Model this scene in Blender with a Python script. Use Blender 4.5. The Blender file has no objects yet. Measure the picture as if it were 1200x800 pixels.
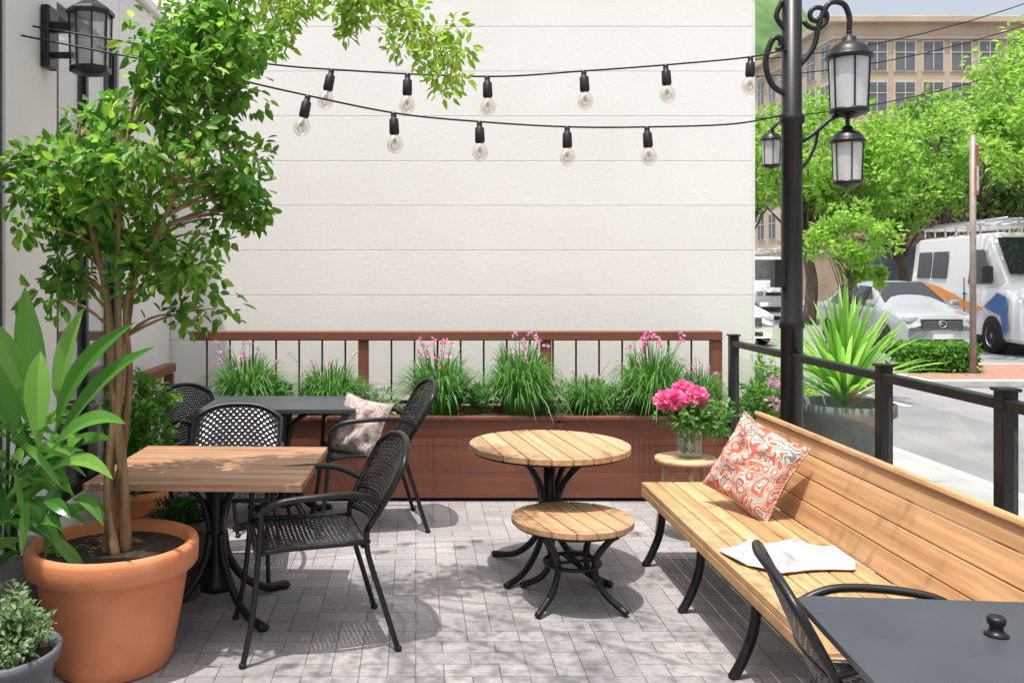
import bpy, math, random
import numpy as np
from mathutils import Vector, Matrix, Euler, noise as mnoise
random.seed(7); rng=np.random.default_rng(7)
scene=bpy.context.scene
COL=scene.collection
R=math.radians

# ------------------------------------------------------------------ materials
def newmat(name):
    m=bpy.data.materials.new(name); m.use_nodes=True
    nt=m.node_tree; nt.nodes.clear()
    out=nt.nodes.new('ShaderNodeOutputMaterial')
    return m,nt,out
def N(nt,t,**kw):
    n=nt.nodes.new(t)
    for k,v in kw.items(): setattr(n,k,v)
    return n
def ramp(nt,fac,stops,interp='LINEAR'):
    r=N(nt,'ShaderNodeValToRGB'); r.color_ramp.interpolation=interp
    cr=r.color_ramp
    while len(cr.elements)<len(stops): cr.elements.new(0.5)
    for e,(p,c) in zip(cr.elements,stops):
        e.position=p; e.color=(*c,1)
    nt.links.new(fac,r.inputs[0]); return r.outputs[0]
def objvec(nt,scale=(1,1,1),isl=0):
    tc=N(nt,'ShaderNodeTexCoord'); mp=N(nt,'ShaderNodeMapping'); mp.inputs['Scale'].default_value=scale
    nt.links.new(tc.outputs['Object'],mp.inputs[0]); v=mp.outputs[0]
    if isl:
        g=N(nt,'ShaderNodeNewGeometry'); mu=N(nt,'ShaderNodeMath',operation='MULTIPLY'); mu.inputs[1].default_value=isl
        nt.links.new(g.outputs['Random Per Island'],mu.inputs[0])
        ad=N(nt,'ShaderNodeVectorMath',operation='ADD'); nt.links.new(v,ad.inputs[0]); nt.links.new(mu.outputs[0],ad.inputs[1]); v=ad.outputs[0]
    return v
def island_value(nt,col,amt):
    g=N(nt,'ShaderNodeNewGeometry'); mr=N(nt,'ShaderNodeMapRange')
    mr.inputs[3].default_value=1-amt; mr.inputs[4].default_value=1+amt
    nt.links.new(g.outputs['Random Per Island'],mr.inputs[0])
    h=N(nt,'ShaderNodeHueSaturation'); nt.links.new(mr.outputs[0],h.inputs['Value']); nt.links.new(col,h.inputs['Color'])
    return h.outputs[0]
def mat(name,c1,c2=None,scale=5,rough=.6,metal=0,bump=0,bscale=60,stretch=(1,1,1),isl=0,coat=0,spec=.5,emit=None):
    m,nt,out=newmat(name); b=N(nt,'ShaderNodeBsdfPrincipled')
    c2=c2 or tuple(x*.85 for x in c1)
    v=objvec(nt,stretch)
    n=N(nt,'ShaderNodeTexNoise'); n.inputs['Scale'].default_value=scale; n.inputs['Detail'].default_value=5
    nt.links.new(v,n.inputs[0])
    col=ramp(nt,n.outputs['Fac'],[(.35,c2),(.65,c1)])
    if isl: col=island_value(nt,col,isl)
    nt.links.new(col,b.inputs['Base Color'])
    b.inputs['Roughness'].default_value=rough; b.inputs['Metallic'].default_value=metal
    b.inputs['Coat Weight'].default_value=coat; b.inputs['Specular IOR Level'].default_value=spec
    if bump:
        n2=N(nt,'ShaderNodeTexNoise'); n2.inputs['Scale'].default_value=bscale; n2.inputs['Detail'].default_value=4
        nt.links.new(v,n2.inputs[0]); bp=N(nt,'ShaderNodeBump'); bp.inputs['Strength'].default_value=bump; bp.inputs['Distance'].default_value=.01
        nt.links.new(n2.outputs['Fac'],bp.inputs['Height']); nt.links.new(bp.outputs[0],b.inputs['Normal'])
    nt.links.new(b.outputs[0],out.inputs[0]); return m
def wood(name,c1,c2,axis=1,rough=.5,isl=.16,fine=16,coat=0,soft=.5):
    m,nt,out=newmat(name); b=N(nt,'ShaderNodeBsdfPrincipled')
    s=[fine]*3; s[axis]=.55
    v=objvec(nt,tuple(s),30)
    n=N(nt,'ShaderNodeTexNoise'); n.inputs['Scale'].default_value=1.6; n.inputs['Detail'].default_value=8; n.inputs['Distortion'].default_value=.35; n.inputs['Roughness'].default_value=.6
    nt.links.new(v,n.inputs[0])
    mid=tuple(a*.5+b_*.5 for a,b_ in zip(c1,c2)); dk=tuple(a*(.62+.38*soft) for a in c2)
    c2s=tuple(a*(1-soft*.4)+b_*soft*.4 for a,b_ in zip(c2,mid))
    col=ramp(nt,n.outputs['Fac'],[(.28,dk),(.42,c2s),(.52,mid),(.64,c1),(.8,mid)])
    col=island_value(nt,col,isl)
    nt.links.new(col,b.inputs['Base Color']); b.inputs['Roughness'].default_value=rough; b.inputs['Coat Weight'].default_value=coat
    bp=N(nt,'ShaderNodeBump'); bp.inputs['Strength'].default_value=.3; bp.inputs['Distance'].default_value=.003
    nt.links.new(n.outputs['Fac'],bp.inputs['Height']); nt.links.new(bp.outputs[0],b.inputs['Normal'])
    nt.links.new(b.outputs[0],out.inputs[0]); return m
def leafmat(name,cols,trans=.35,rough=.4,hue=.497):
    m,nt,out=newmat(name); b=N(nt,'ShaderNodeBsdfPrincipled')
    g=N(nt,'ShaderNodeNewGeometry')
    k=len(cols); col=ramp(nt,g.outputs['Random Per Island'],[(i/(k-1) if k>1 else 0,c) for i,c in enumerate(cols)])
    b.inputs['Roughness'].default_value=rough; b.inputs['Specular IOR Level'].default_value=.4
    nt.links.new(col,b.inputs['Base Color'])
    t=N(nt,'ShaderNodeBsdfTranslucent'); h=N(nt,'ShaderNodeHueSaturation'); h.inputs['Value'].default_value=2.0; h.inputs['Hue'].default_value=hue
    nt.links.new(col,h.inputs['Color']); nt.links.new(h.outputs[0],t.inputs[0])
    mx=N(nt,'ShaderNodeMixShader'); mx.inputs[0].default_value=trans
    nt.links.new(b.outputs[0],mx.inputs[1]); nt.links.new(t.outputs[0],mx.inputs[2]); nt.links.new(mx.outputs[0],out.inputs[0]); return m
def glassmat(name,tint=(.95,.97,.96),haze=0,hazecol=(.8,.8,.8),gloss=(1,1,1),rough=.02,boost=1,edge=.9):
    m,nt,out=newmat(name)
    tr=N(nt,'ShaderNodeBsdfTransparent'); tr.inputs[0].default_value=(*tint,1)
    gl=N(nt,'ShaderNodeBsdfGlossy'); gl.inputs[0].default_value=(*gloss,1); gl.inputs['Roughness'].default_value=rough
    lw=N(nt,'ShaderNodeLayerWeight'); lw.inputs[0].default_value=.5
    pw=N(nt,'ShaderNodeMath',operation='POWER'); pw.inputs[1].default_value=5; nt.links.new(lw.outputs['Facing'],pw.inputs[0])
    mu=N(nt,'ShaderNodeMath',operation='MULTIPLY_ADD',use_clamp=True); mu.inputs[1].default_value=edge; mu.inputs[2].default_value=.04*boost
    nt.links.new(pw.outputs[0],mu.inputs[0])
    df=N(nt,'ShaderNodeBsdfDiffuse'); df.inputs[0].default_value=(*hazecol,1)
    m1=N(nt,'ShaderNodeMixShader'); m1.inputs[0].default_value=haze
    nt.links.new(tr.outputs[0],m1.inputs[1]); nt.links.new(df.outputs[0],m1.inputs[2])
    m2=N(nt,'ShaderNodeMixShader'); nt.links.new(mu.outputs[0],m2.inputs[0])
    nt.links.new(m1.outputs[0],m2.inputs[1]); nt.links.new(gl.outputs[0],m2.inputs[2]); nt.links.new(m2.outputs[0],out.inputs[0]); return m

m_black=mat('black_metal',(.018,.018,.02),(.012,.012,.013),rough=.38,metal=.3,bump=.05,bscale=90)
m_iron=mat('cast_iron',(.02,.02,.022),(.012,.012,.013),rough=.42,metal=.4,bump=.12,bscale=70)
m_wicker=mat('wicker_strap',(.035,.036,.042),(.016,.016,.02),scale=40,rough=.26,isl=.3)
m_plaster=mat('white_plaster_panel',(.83,.81,.78),(.80,.778,.745),scale=1.1,rough=.8,bump=.16,bscale=35,isl=.012)
m_plaster2=mat('white_painted_render',(.85,.83,.80),(.80,.78,.75),scale=2,rough=.8,bump=.2,bscale=60)
m_joint=mat('panel_joint',(.84,.82,.79))
m_benchwood=wood('bench_oak',(.60,.365,.19),(.43,.235,.105),axis=1,isl=.14)
m_topwood=wood('table_oak',(.58,.35,.195),(.40,.22,.115),axis=1,isl=.18,fine=22)
m_sqwood=wood('reclaimed_table_wood',(.53,.30,.175),(.31,.155,.08),axis=0,isl=.16,fine=16,soft=.2)
m_redwood=wood('stained_red_wood',(.215,.075,.042),(.155,.05,.03),axis=0,isl=.08,rough=.6,fine=9,soft=.8)
m_redwoodz=wood('stained_red_wood_upright',(.225,.078,.044),(.16,.052,.03),axis=2,isl=.08,rough=.6,fine=9,soft=.8)
m_stoolwood=wood('pale_stool_wood',(.62,.42,.25),(.47,.28,.15),axis=0)
m_terra=mat('terracotta',(.70,.26,.115),(.58,.20,.085),scale=4,rough=.7,bump=.15,bscale=50)
m_graypot=mat('grey_pot',(.13,.14,.155),(.09,.10,.11),scale=6,rough=.6,bump=.1)
m_brownpot=mat('brown_grey_pot',(.14,.115,.10),(.09,.075,.07),rough=.55)
m_concrete=mat('cast_concrete',(.33,.335,.33),(.25,.255,.25),scale=6,rough=.85,bump=.2)
m_planterg=mat('grey_planter_concrete',(.17,.18,.185),(.12,.13,.135),scale=6,rough=.85,bump=.2)
m_soil=mat('soil',(.06,.038,.025),(.025,.015,.01),scale=30,rough=1,bump=1,bscale=60)
m_bark=mat('bark',(.36,.22,.12),(.19,.105,.06),scale=9,stretch=(3,3,.6),rough=.9,bump=.8,bscale=25)
m_bark2=mat('street_tree_bark',(.16,.11,.08),(.08,.06,.045),scale=4,stretch=(3,3,.5),rough=.9,bump=.6,bscale=15)
m_leafA=leafmat('leaf_green',[(.045,.14,.016),(.08,.22,.025),(.12,.29,.035),(.06,.17,.02),(.17,.35,.05)],.46)
m_leafB=leafmat('leaf_yellow_green',[(.15,.28,.03),(.22,.36,.04),(.30,.42,.07)],.5)
m_leafDark=leafmat('leaf_dark',[(.03,.10,.02),(.05,.15,.03),(.075,.19,.04)],.3)
m_leafBig=leafmat('broad_leaf',[(.05,.18,.03),(.09,.26,.04),(.15,.35,.065),(.21,.41,.085)],.35,.22)
m_grass=leafmat('grass_blade',[(.05,.15,.03),(.09,.23,.045),(.14,.31,.07)],.38)
m_sage=leafmat('sage_leaf',[(.14,.23,.09),(.20,.31,.14),(.29,.38,.22)],.35)
m_street=leafmat('street_leaf',[(.13,.27,.035),(.20,.36,.05),(.29,.45,.08),(.16,.31,.045)],.48)
m_street2=leafmat('street_leaf_deep',[(.08,.18,.03),(.13,.26,.05),(.20,.33,.07)],.45)
m_yucca=leafmat('yucca_blade',[(.12,.30,.04),(.20,.41,.06),(.29,.50,.11)],.4)
m_pink=leafmat('pink_petal',[(.66,.10,.30),(.78,.22,.45),(.85,.44,.6)],.35,hue=.5)
m_lilac=leafmat('lilac_petal',[(.55,.22,.40),(.68,.40,.55)],.3,hue=.5)
m_red=leafmat('red_berry',[(.55,.04,.02),(.6,.08,.03)],.1,hue=.5)
m_glass=glassmat('rail_glass',(.95,.975,.965),haze=.008,hazecol=(.7,.75,.73),boost=.8,edge=.35)
m_window=glassmat('shop_glass',(.80,.83,.85),haze=.10,boost=6.0)
m_bulb=glassmat('bulb_glass',(.94,.93,.91),haze=.10,hazecol=(.85,.83,.8),boost=3.0)
m_lgl=glassmat('lamp_glass',(.86,.87,.87),haze=.25,hazecol=(.6,.6,.6),boost=3.0)
m_fil=mat('filament_support',(.55,.42,.22),rough=.3,metal=.5)
m_vase=glassmat('vase_glass',(.92,.97,.94),haze=.05,hazecol=(.7,.8,.72),boost=2)
m_lant=mat('frosted_lantern_glass',(.60,.61,.61),(.48,.49,.50),scale=3,rough=.2)
m_cloth=mat('linen_cloth',(.52,.515,.505),(.40,.405,.415),scale=9,rough=.95,bump=.3,bscale=220)
m_int=mat('interior_wall',(.6,.57,.53),rough=.9)
m_asphalt=mat('asphalt',(.25,.25,.255),(.20,.20,.205),scale=1.2,rough=.9,bump=.4,bscale=90)
m_side=mat('sidewalk_concrete',(.42,.415,.41),(.34,.335,.33),scale=1.5,rough=.9,bump=.2,bscale=60)
m_kerb=mat('kerb_stone',(.50,.49,.47),(.40,.39,.38),rough=.85)
m_whitepaint=mat('road_paint',(.78,.78,.76),(.65,.65,.63),scale=20,rough=.8)
m_brickpave=mat('red_brick_paving',(.36,.20,.15),(.27,.145,.10),scale=12,rough=.9)
m_tyre=mat('tyre_rubber',(.02,.02,.02),rough=.85)
m_rim=mat('alloy_rim',(.55,.55,.57),rough=.3,metal=.8)
m_carglass=mat('car_glass',(.03,.035,.04),rough=.08,coat=.4)
m_white_car=mat('white_car_paint',(.80,.80,.80),(.77,.77,.77),rough=.3,coat=1)
m_silver=mat('silver_car_paint',(.48,.50,.52),(.45,.47,.49),rough=.28,metal=.45,coat=1)
m_trim=mat('black_plastic',(.025,.025,.025),rough=.6)
m_lampg=mat('headlight_lens',(.65,.68,.7),(.3,.32,.35),scale=30,rough=.08,coat=1)
m_orange=mat('orange_vinyl',(.85,.30,.03),rough=.35,coat=.3)
m_blue=mat('blue_vinyl',(.03,.14,.42),rough=.35,coat=.3)
m_beige=mat('limestone',(.52,.44,.34),(.44,.365,.275),scale=.4,rough=.9)
m_brownb=mat('brown_brick_wall',(.38,.28,.21),(.31,.22,.16),scale=.8,rough=.9)
m_frame=mat('window_frame_paint',(.6,.54,.46),rough=.7)
m_wglass=mat('dark_window_glass',(.15,.17,.19),(.09,.105,.12),scale=.5,rough=.12)
m_hill=mat('wooded_hill',(.13,.23,.07),(.06,.12,.04),scale=.15,rough=1)
m_signred=mat('faded_red_sign',(.5,.12,.1),(.4,.09,.08),rough=.6)
m_galv=mat('galvanised_steel',(.36,.29,.26),(.25,.2,.18),rough=.5,metal=.2)
m_tabledark=mat('dark_table_top',(.058,.066,.078),(.044,.05,.06),scale=3,rough=.42,bump=.06,bscale=120)

def paver_mat():
    m,nt,out=newmat('grey_brick_pavers'); b=N(nt,'ShaderNodeBsdfPrincipled')
    tc=N(nt,'ShaderNodeTexCoord')
    def brick(rot,loc):
        mp=N(nt,'ShaderNodeMapping'); mp.inputs['Rotation'].default_value=(0,0,rot); mp.inputs['Location'].default_value=loc
        nt.links.new(tc.outputs['Object'],mp.inputs[0])
        br=N(nt,'ShaderNodeTexBrick'); br.offset=.5
        br.inputs['Scale'].default_value=1; br.inputs['Brick Width'].default_value=.25; br.inputs['Row Height'].default_value=.125
        br.inputs['Mortar Size'].default_value=.0038; br.inputs['Mortar Smooth'].default_value=.6; br.inputs['Bias'].default_value=0
        br.inputs['Color1'].default_value=(.365,.345,.348,1); br.inputs['Color2'].default_value=(.275,.26,.265,1); br.inputs['Mortar'].default_value=(.16,.15,.15,1)
        nt.links.new(mp.outputs[0],br.inputs[0]); return br
    A=brick(0,(0,0,0)); C=brick(R(90),(0,0,0))
    ck=N(nt,'ShaderNodeTexChecker'); ck.inputs['Scale'].default_value=1/.5
    ck.inputs['Color1'].default_value=(0,0,0,1); ck.inputs['Color2'].default_value=(1,1,1,1)
    mpc=N(nt,'ShaderNodeMapping'); mpc.inputs['Location'].default_value=(0,0,.3); nt.links.new(tc.outputs['Object'],mpc.inputs[0]); nt.links.new(mpc.outputs[0],ck.inputs[0])
    def mixc(a,bb):
        x=N(nt,'ShaderNodeMix',data_type='RGBA'); nt.links.new(ck.outputs['Fac'],x.inputs[0]); nt.links.new(a,x.inputs[6]); nt.links.new(bb,x.inputs[7]); return x.outputs[2]
    col=mixc(A.outputs['Color'],C.outputs['Color']); mort=mixc(A.outputs['Fac'],C.outputs['Fac'])
    n=N(nt,'ShaderNodeTexNoise'); n.inputs['Scale'].default_value=1.6; n.inputs['Detail'].default_value=8; nt.links.new(tc.outputs['Object'],n.inputs[0])
    n3=N(nt,'ShaderNodeTexNoise'); n3.inputs['Scale'].default_value=45; n3.inputs['Detail'].default_value=4; nt.links.new(tc.outputs['Object'],n3.inputs[0])
    g=ramp(nt,n.outputs['Fac'],[(.3,(.76,.76,.77)),(.7,(1.12,1.10,1.08))])
    g3=ramp(nt,n3.outputs['Fac'],[(.3,(.82,.82,.82)),(.7,(1.10,1.10,1.10))])
    mx=N(nt,'ShaderNodeMix',data_type='RGBA',blend_type='MULTIPLY'); mx.inputs[0].default_value=1
    nt.links.new(col,mx.inputs[6]); nt.links.new(g,mx.inputs[7])
    mx2=N(nt,'ShaderNodeMix',data_type='RGBA',blend_type='MULTIPLY'); mx2.inputs[0].default_value=1
    nt.links.new(mx.outputs[2],mx2.inputs[6]); nt.links.new(g3,mx2.inputs[7])
    nt.links.new(mx2.outputs[2],b.inputs['Base Color']); b.inputs['Roughness'].default_value=.75
    bp=N(nt,'ShaderNodeBump',invert=True); bp.inputs['Strength'].default_value=.6; bp.inputs['Distance'].default_value=.004
    nt.links.new(mort,bp.inputs['Height'])
    bp2=N(nt,'ShaderNodeBump'); bp2.inputs['Strength'].default_value=.3; bp2.inputs['Distance'].default_value=.003
    nt.links.new(n3.outputs['Fac'],bp2.inputs['Height']); nt.links.new(bp.outputs[0],bp2.inputs['Normal']); nt.links.new(bp2.outputs[0],b.inputs['Normal'])
    nt.links.new(b.outputs[0],out.inputs[0]); return m
m_paver=paver_mat()
def pillow_mat(name,sc,cols):
    m,nt,out=newmat(name); b=N(nt,'ShaderNodeBsdfPrincipled'); b.inputs['Roughness'].default_value=.9
    v=objvec(nt)
    n=N(nt,'ShaderNodeTexNoise'); n.inputs['Scale'].default_value=sc*.7; n.inputs['Detail'].default_value=1.0
    nt.links.new(v,n.inputs[0])
    mu=N(nt,'ShaderNodeVectorMath',operation='SCALE'); mu.inputs['Scale'].default_value=.26; nt.links.new(n.outputs['Color'],mu.inputs[0])
    ad=N(nt,'ShaderNodeVectorMath',operation='ADD'); nt.links.new(v,ad.inputs[0]); nt.links.new(mu.outputs[0],ad.inputs[1])
    vo=N(nt,'ShaderNodeTexVoronoi'); vo.inputs['Scale'].default_value=sc; nt.links.new(ad.outputs[0],vo.inputs[0])
    mm=N(nt,'ShaderNodeMath',operation='MULTIPLY'); mm.inputs[1].default_value=2.6; nt.links.new(vo.outputs['Distance'],mm.inputs[0])
    fr=N(nt,'ShaderNodeMath',operation='FRACT'); nt.links.new(mm.outputs[0],fr.inputs[0])
    w=cols[0]
    c=ramp(nt,fr.outputs[0],[(0,cols[1]),(.20,w),(.33,cols[1]),(.50,w),(.60,cols[2]),(.72,w),(.82,cols[1])],'CONSTANT')
    nt.links.new(c,b.inputs['Base Color'])
    n2=N(nt,'ShaderNodeTexNoise'); n2.inputs['Scale'].default_value=14; nt.links.new(v,n2.inputs[0])
    bp=N(nt,'ShaderNodeBump'); bp.inputs['Strength'].default_value=.6; bp.inputs['Distance'].default_value=.03; nt.links.new(n2.outputs['Fac'],bp.inputs['Height']); nt.links.new(bp.outputs[0],b.inputs['Normal'])
    nt.links.new(b.outputs[0],out.inputs[0]); return m
m_pillow=pillow_mat('paisley_fabric',9.5,[(.66,.59,.51),(.52,.13,.085),(.22,.25,.28)])
m_pillow2=pillow_mat('floral_fabric',11,[(.52,.48,.45),(.33,.21,.19),(.24,.26,.29)])

# ------------------------------------------------------------------ mesh helpers
class B:
    def __init__(s): s.v=[];s.f=[];s.m=[];s.s=[]
    def add(s,vs,fs,mi=0,sm=False):
        o=len(s.v); s.v+= [tuple(p) for p in vs]
        for f in fs: s.f.append([i+o for i in f]); s.m.append(mi); s.s.append(sm)
    def box(s,c,d,rot=None,mi=0):
        x,y,z=[k/2 for k in d]
        vs=[Vector((a,b,e)) for a in(-x,x) for b in(-y,y) for e in(-z,z)]
        if rot is not None:
            M=Euler(rot).to_matrix() if not isinstance(rot,Matrix) else rot
            vs=[M@p for p in vs]
        vs=[p+Vector(c) for p in vs]
        s.add(vs,[(0,1,3,2),(4,6,7,5),(0,4,5,1),(2,3,7,6),(0,2,6,4),(1,5,7,3)],mi)
    def tube(s,pts,r,seg=8,mi=0,closed=False):
        P=[Vector(p) for p in pts]; n=len(P)
        rs=[r]*n if not hasattr(r,'__len__') else list(r)
        up=None; vs=[]
        for i in range(n):
            a=P[(i-1)%n] if (closed or i>0) else P[i]; b=P[(i+1)%n] if (closed or i<n-1) else P[i]
            t=(b-a); t=t.normalized() if t.length>1e-9 else Vector((0,0,1))
            if up is None: up=Vector((0,0,1)) if abs(t.z)<.9 else Vector((1,0,0))
            sd=t.cross(up)
            if sd.length<1e-6: sd=t.orthogonal()
            sd.normalize(); up=sd.cross(t).normalized()
            for k in range(seg):
                an=2*math.pi*(k+.5)/seg
                vs.append(P[i]+(sd*math.cos(an)+up*math.sin(an))*rs[i])
        fs=[]
        for i in range(n if closed else n-1):
            for k in range(seg):
                a=i*seg+k; b=i*seg+(k+1)%seg; c=((i+1)%n)*seg+(k+1)%seg; d=((i+1)%n)*seg+k
                fs.append((a,b,c,d))
        if not closed:
            fs.append(tuple(range(seg-1,-1,-1))); fs.append(tuple((n-1)*seg+k for k in range(seg)))
        s.add(vs,fs,mi,seg>4)
    def lathe(s,prof,seg=32,mi=0,c=(0,0,0),sm=True):
        vs=[];fs=[]
        for r,z in prof:
            for k in range(seg):
                a=2*math.pi*(k+.5)/seg; vs.append((c[0]+r*math.cos(a),c[1]+r*math.sin(a),c[2]+z))
        for i in range(len(prof)-1):
            for k in range(seg):
                k2=(k+1)%seg; fs.append((i*seg+k,i*seg+k2,(i+1)*seg+k2,(i+1)*seg+k))
        s.add(vs,fs,mi,sm)
    def disc(s,r,z,seg=32,mi=0,c=(0,0)):
        s.add([(c[0]+r*math.cos(2*math.pi*k/seg),c[1]+r*math.sin(2*math.pi*k/seg),z) for k in range(seg)],[tuple(range(seg))],mi)
    def prism(s,p2,z0,z1,mi=0):
        n=len(p2); vs=[(x,y,z0) for x,y in p2]+[(x,y,z1) for x,y in p2]
        fs=[tuple(range(n-1,-1,-1)),tuple(range(n,2*n))]+[(i,(i+1)%n,n+(i+1)%n,n+i) for i in range(n)]
        s.add(vs,fs,mi)
    def ball(s,c,r,seg=12,mi=0,sz=(1,1,1)):
        vs=[];fs=[];rings=seg//2
        for i in range(rings+1):
            th=math.pi*i/rings
            for k in range(seg):
                a=2*math.pi*k/seg; vs.append((c[0]+r*sz[0]*math.sin(th)*math.cos(a),c[1]+r*sz[1]*math.sin(th)*math.sin(a),c[2]+r*sz[2]*math.cos(th)))
        for i in range(rings):
            for k in range(seg):
                k2=(k+1)%seg; fs.append((i*seg+k,(i+1)*seg+k,(i+1)*seg+k2,i*seg+k2))
        s.add(vs,fs,mi,True)
    def obj(s,name,mats,parent=None,bevel=0,loc=(0,0,0),rot=(0,0,0)):
        me=bpy.data.meshes.new(name); me.from_pydata(s.v,[],s.f)
        mats=mats if isinstance(mats,(list,tuple)) else [mats]
        for m in mats: me.materials.append(m)
        me.polygons.foreach_set('material_index',s.m); me.polygons.foreach_set('use_smooth',s.s); me.update()
        o=bpy.data.objects.new(name,me); COL.objects.link(o); o.location=loc; o.rotation_euler=rot
        if parent: o.parent=parent
        if bevel:
            b=o.modifiers.new('bevel','BEVEL'); b.width=bevel; b.segments=2; b.limit_method='ANGLE'; b.angle_limit=R(40)
        return o
def props(o,label,cat,group=None):
    o['label']=label; o['category']=cat
    if group: o['group']=group
    return o
def thing(name,label,cat,loc=(0,0,0),rz=0,group=None,scale=1):
    e=bpy.data.objects.new(name,None); e.empty_display_size=.2; COL.objects.link(e)
    e.location=loc; e.rotation_euler=(0,0,rz); e.scale=(scale,)*3
    return props(e,label,cat,group)
def copy_thing(src,loc,rz,label=None,scale=None):
    def rec(o,par):
        c=o.copy(); COL.objects.link(c)
        if par: c.parent=par
        for ch in list(o.children): rec(ch,c)
        return c
    kids=list(src.children)
    c=src.copy(); COL.objects.link(c)
    for k in kids: rec(k,c)
    c.location=loc; c.rotation_euler=(0,0,rz)
    if scale: c.scale=(scale,)*3
    if label: c['label']=label
    return c
def sm(pts,n=6):
    P=[Vector(p) for p in pts]; out=[]
    for i in range(len(P)-1):
        p0=P[max(i-1,0)];p1=P[i];p2=P[i+1];p3=P[min(i+2,len(P)-1)]
        for k in range(n):
            t=k/n; out.append(.5*((2*p1)+(-p0+p2)*t+(2*p0-5*p1+4*p2-p3)*t*t+(-p0+3*p1-3*p2+p3)*t**3))
    out.append(P[-1]); return out
def norm(a): return a/np.maximum(np.linalg.norm(a,axis=1,keepdims=True),1e-9)
def leaves_mesh(name,C,D,L,W,mats,parent=None,upb=.6,fold=.12,mi=None):
    n=len(C); D=norm(D); L=np.broadcast_to(L,(n,))[:,None]; W=np.broadcast_to(W,(n,))[:,None]
    up=rng.normal(size=(n,3))*(1-upb)+np.array([0,0,1])*upb
    S=norm(np.cross(D,up)); Nn=np.cross(S,D)
    V=np.zeros((n,6,3))
    V[:,0]=C; V[:,3]=C+D*L-Nn*L*.10
    V[:,1]=C+D*L*.3+S*W*.5+Nn*W*fold; V[:,2]=C+D*L*.68+S*W*.38+Nn*W*fold*.6
    V[:,5]=C+D*L*.3-S*W*.5+Nn*W*fold; V[:,4]=C+D*L*.68-S*W*.38+Nn*W*fold*.6
    F=(np.arange(n)[:,None,None]*6+np.array([[0,1,2,3],[0,3,4,5]])[None]).reshape(-1,4)
    me=bpy.data.meshes.new(name)
    me.vertices.add(n*6); me.vertices.foreach_set('co',V.reshape(-1))
    me.loops.add(len(F)*4); me.loops.foreach_set('vertex_index',F.reshape(-1).astype(np.int32))
    me.polygons.add(len(F)); me.polygons.foreach_set('loop_start',np.arange(0,len(F)*4,4,dtype=np.int32))
    for m in (mats if isinstance(mats,(list,tuple)) else [mats]): me.materials.append(m)
    if mi is not None: me.polygons.foreach_set('material_index',np.repeat(mi,2).astype(np.int32))
    me.update(calc_edges=True); me.validate()
    o=bpy.data.objects.new(name,me); COL.objects.link(o)
    if parent: o.parent=parent
    return o
def clump_leaves(centers,per,rad,drop=-.2):
    C=[];D=[]
    for c,r in centers:
        k=int(per); d=rng.normal(size=(k,3)); d=norm(d)
        rr=r*rng.random((k,1))**.5
        p=np.array(c)+d*rr*np.array([1,1,.8]); C.append(p)
        dd=d*.8+rng.normal(size=(k,3))*.5; dd[:,2]+=drop; D.append(dd)
    return np.concatenate(C),np.concatenate(D)
def ribbon(b,P,width,prof,hint=None,fold=.25,mi=0,facing=None):
    P=[Vector(p) for p in P]; n=len(P); vs=[]
    ch=P[-1]-P[0]; az=Vector((ch.x,ch.y,0))
    if az.length<1e-3: az=Vector((1,0,0))
    side0=Vector((-az.y,az.x,0)).normalized()
    if hint is not None: side0=(side0*math.cos(hint)+az.normalized()*math.sin(hint)).normalized()
    for i in range(n):
        t=(P[min(i+1,n-1)]-P[max(i-1,0)]).normalized()
        if facing is not None: s=t.cross(Vector(facing)).normalized()
        else: s=(side0-t*side0.dot(t)).normalized()
        nn=s.cross(t)
        if nn.z<0: nn=-nn
        w=width*prof(i/(n-1))*.5
        vs+= [P[i]-s*w+nn*w*fold,P[i],P[i]+s*w+nn*w*fold]
    fs=[]
    for i in range(n-1):
        a=i*3; fs+= [(a,a+1,a+4,a+3),(a+1,a+2,a+5,a+4)]
    b.add(vs,fs,mi,facing is None)
def bez(p0,c,p1,n):
    p0,c,p1=Vector(p0),Vector(c),Vector(p1)
    return [(p0*(1-t)**2+c*2*t*(1-t)+p1*t*t) for t in [i/(n-1) for i in range(n)]]

# ------------------------------------------------------------------ setting
def sheet(name,x0,x1,y0,y1,z,m):
    b=B(); b.add([(x0,y0,z),(x1,y0,z),(x1,y1,z),(x0,y1,z)],[(0,1,2,3)])
    o=b.obj(name,m); o['kind']='structure'; return o
def slab(name,x0,x1,y0,y1,z0,z1,m,bevel=0):
    b=B(); b.box(((x0+x1)/2,(y0+y1)/2,(z0+z1)/2),(x1-x0,y1-y0,z1-z0)); o=b.obj(name,m,bevel=bevel); o['kind']='structure'; return o
sheet('ground',-400,600,-60,900,-.13,m_asphalt)
sheet('road',4.9,34,-20,120,-.12,m_asphalt)
slab('patio_paving',-2.6,2.50,-3,8.3,-.125,0,m_paver)
slab('sidewalk',2.504,4.7,-15,60,-.125,-.004,m_side)
slab('kerb',4.703,4.86,-15,60,-.125,.0,m_kerb,.01)
for i in range(2):
    x=[6.9,10.2][i]
    for k in range(14):
        if i==1 and 1<k<5: continue
        b=B(); b.box((x,4+k*5.0,-.114),(.12,2.4,.002)); o=b.obj('lane_marking',m_whitepaint); o['kind']='structure'
slab('traffic_island',8.3,13.4,14.9,17.6,-.125,.0,m_kerb,.02)
slab('island_paving',8.45,13.25,15.05,17.45,-.05,.004,m_brickpave)

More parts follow.
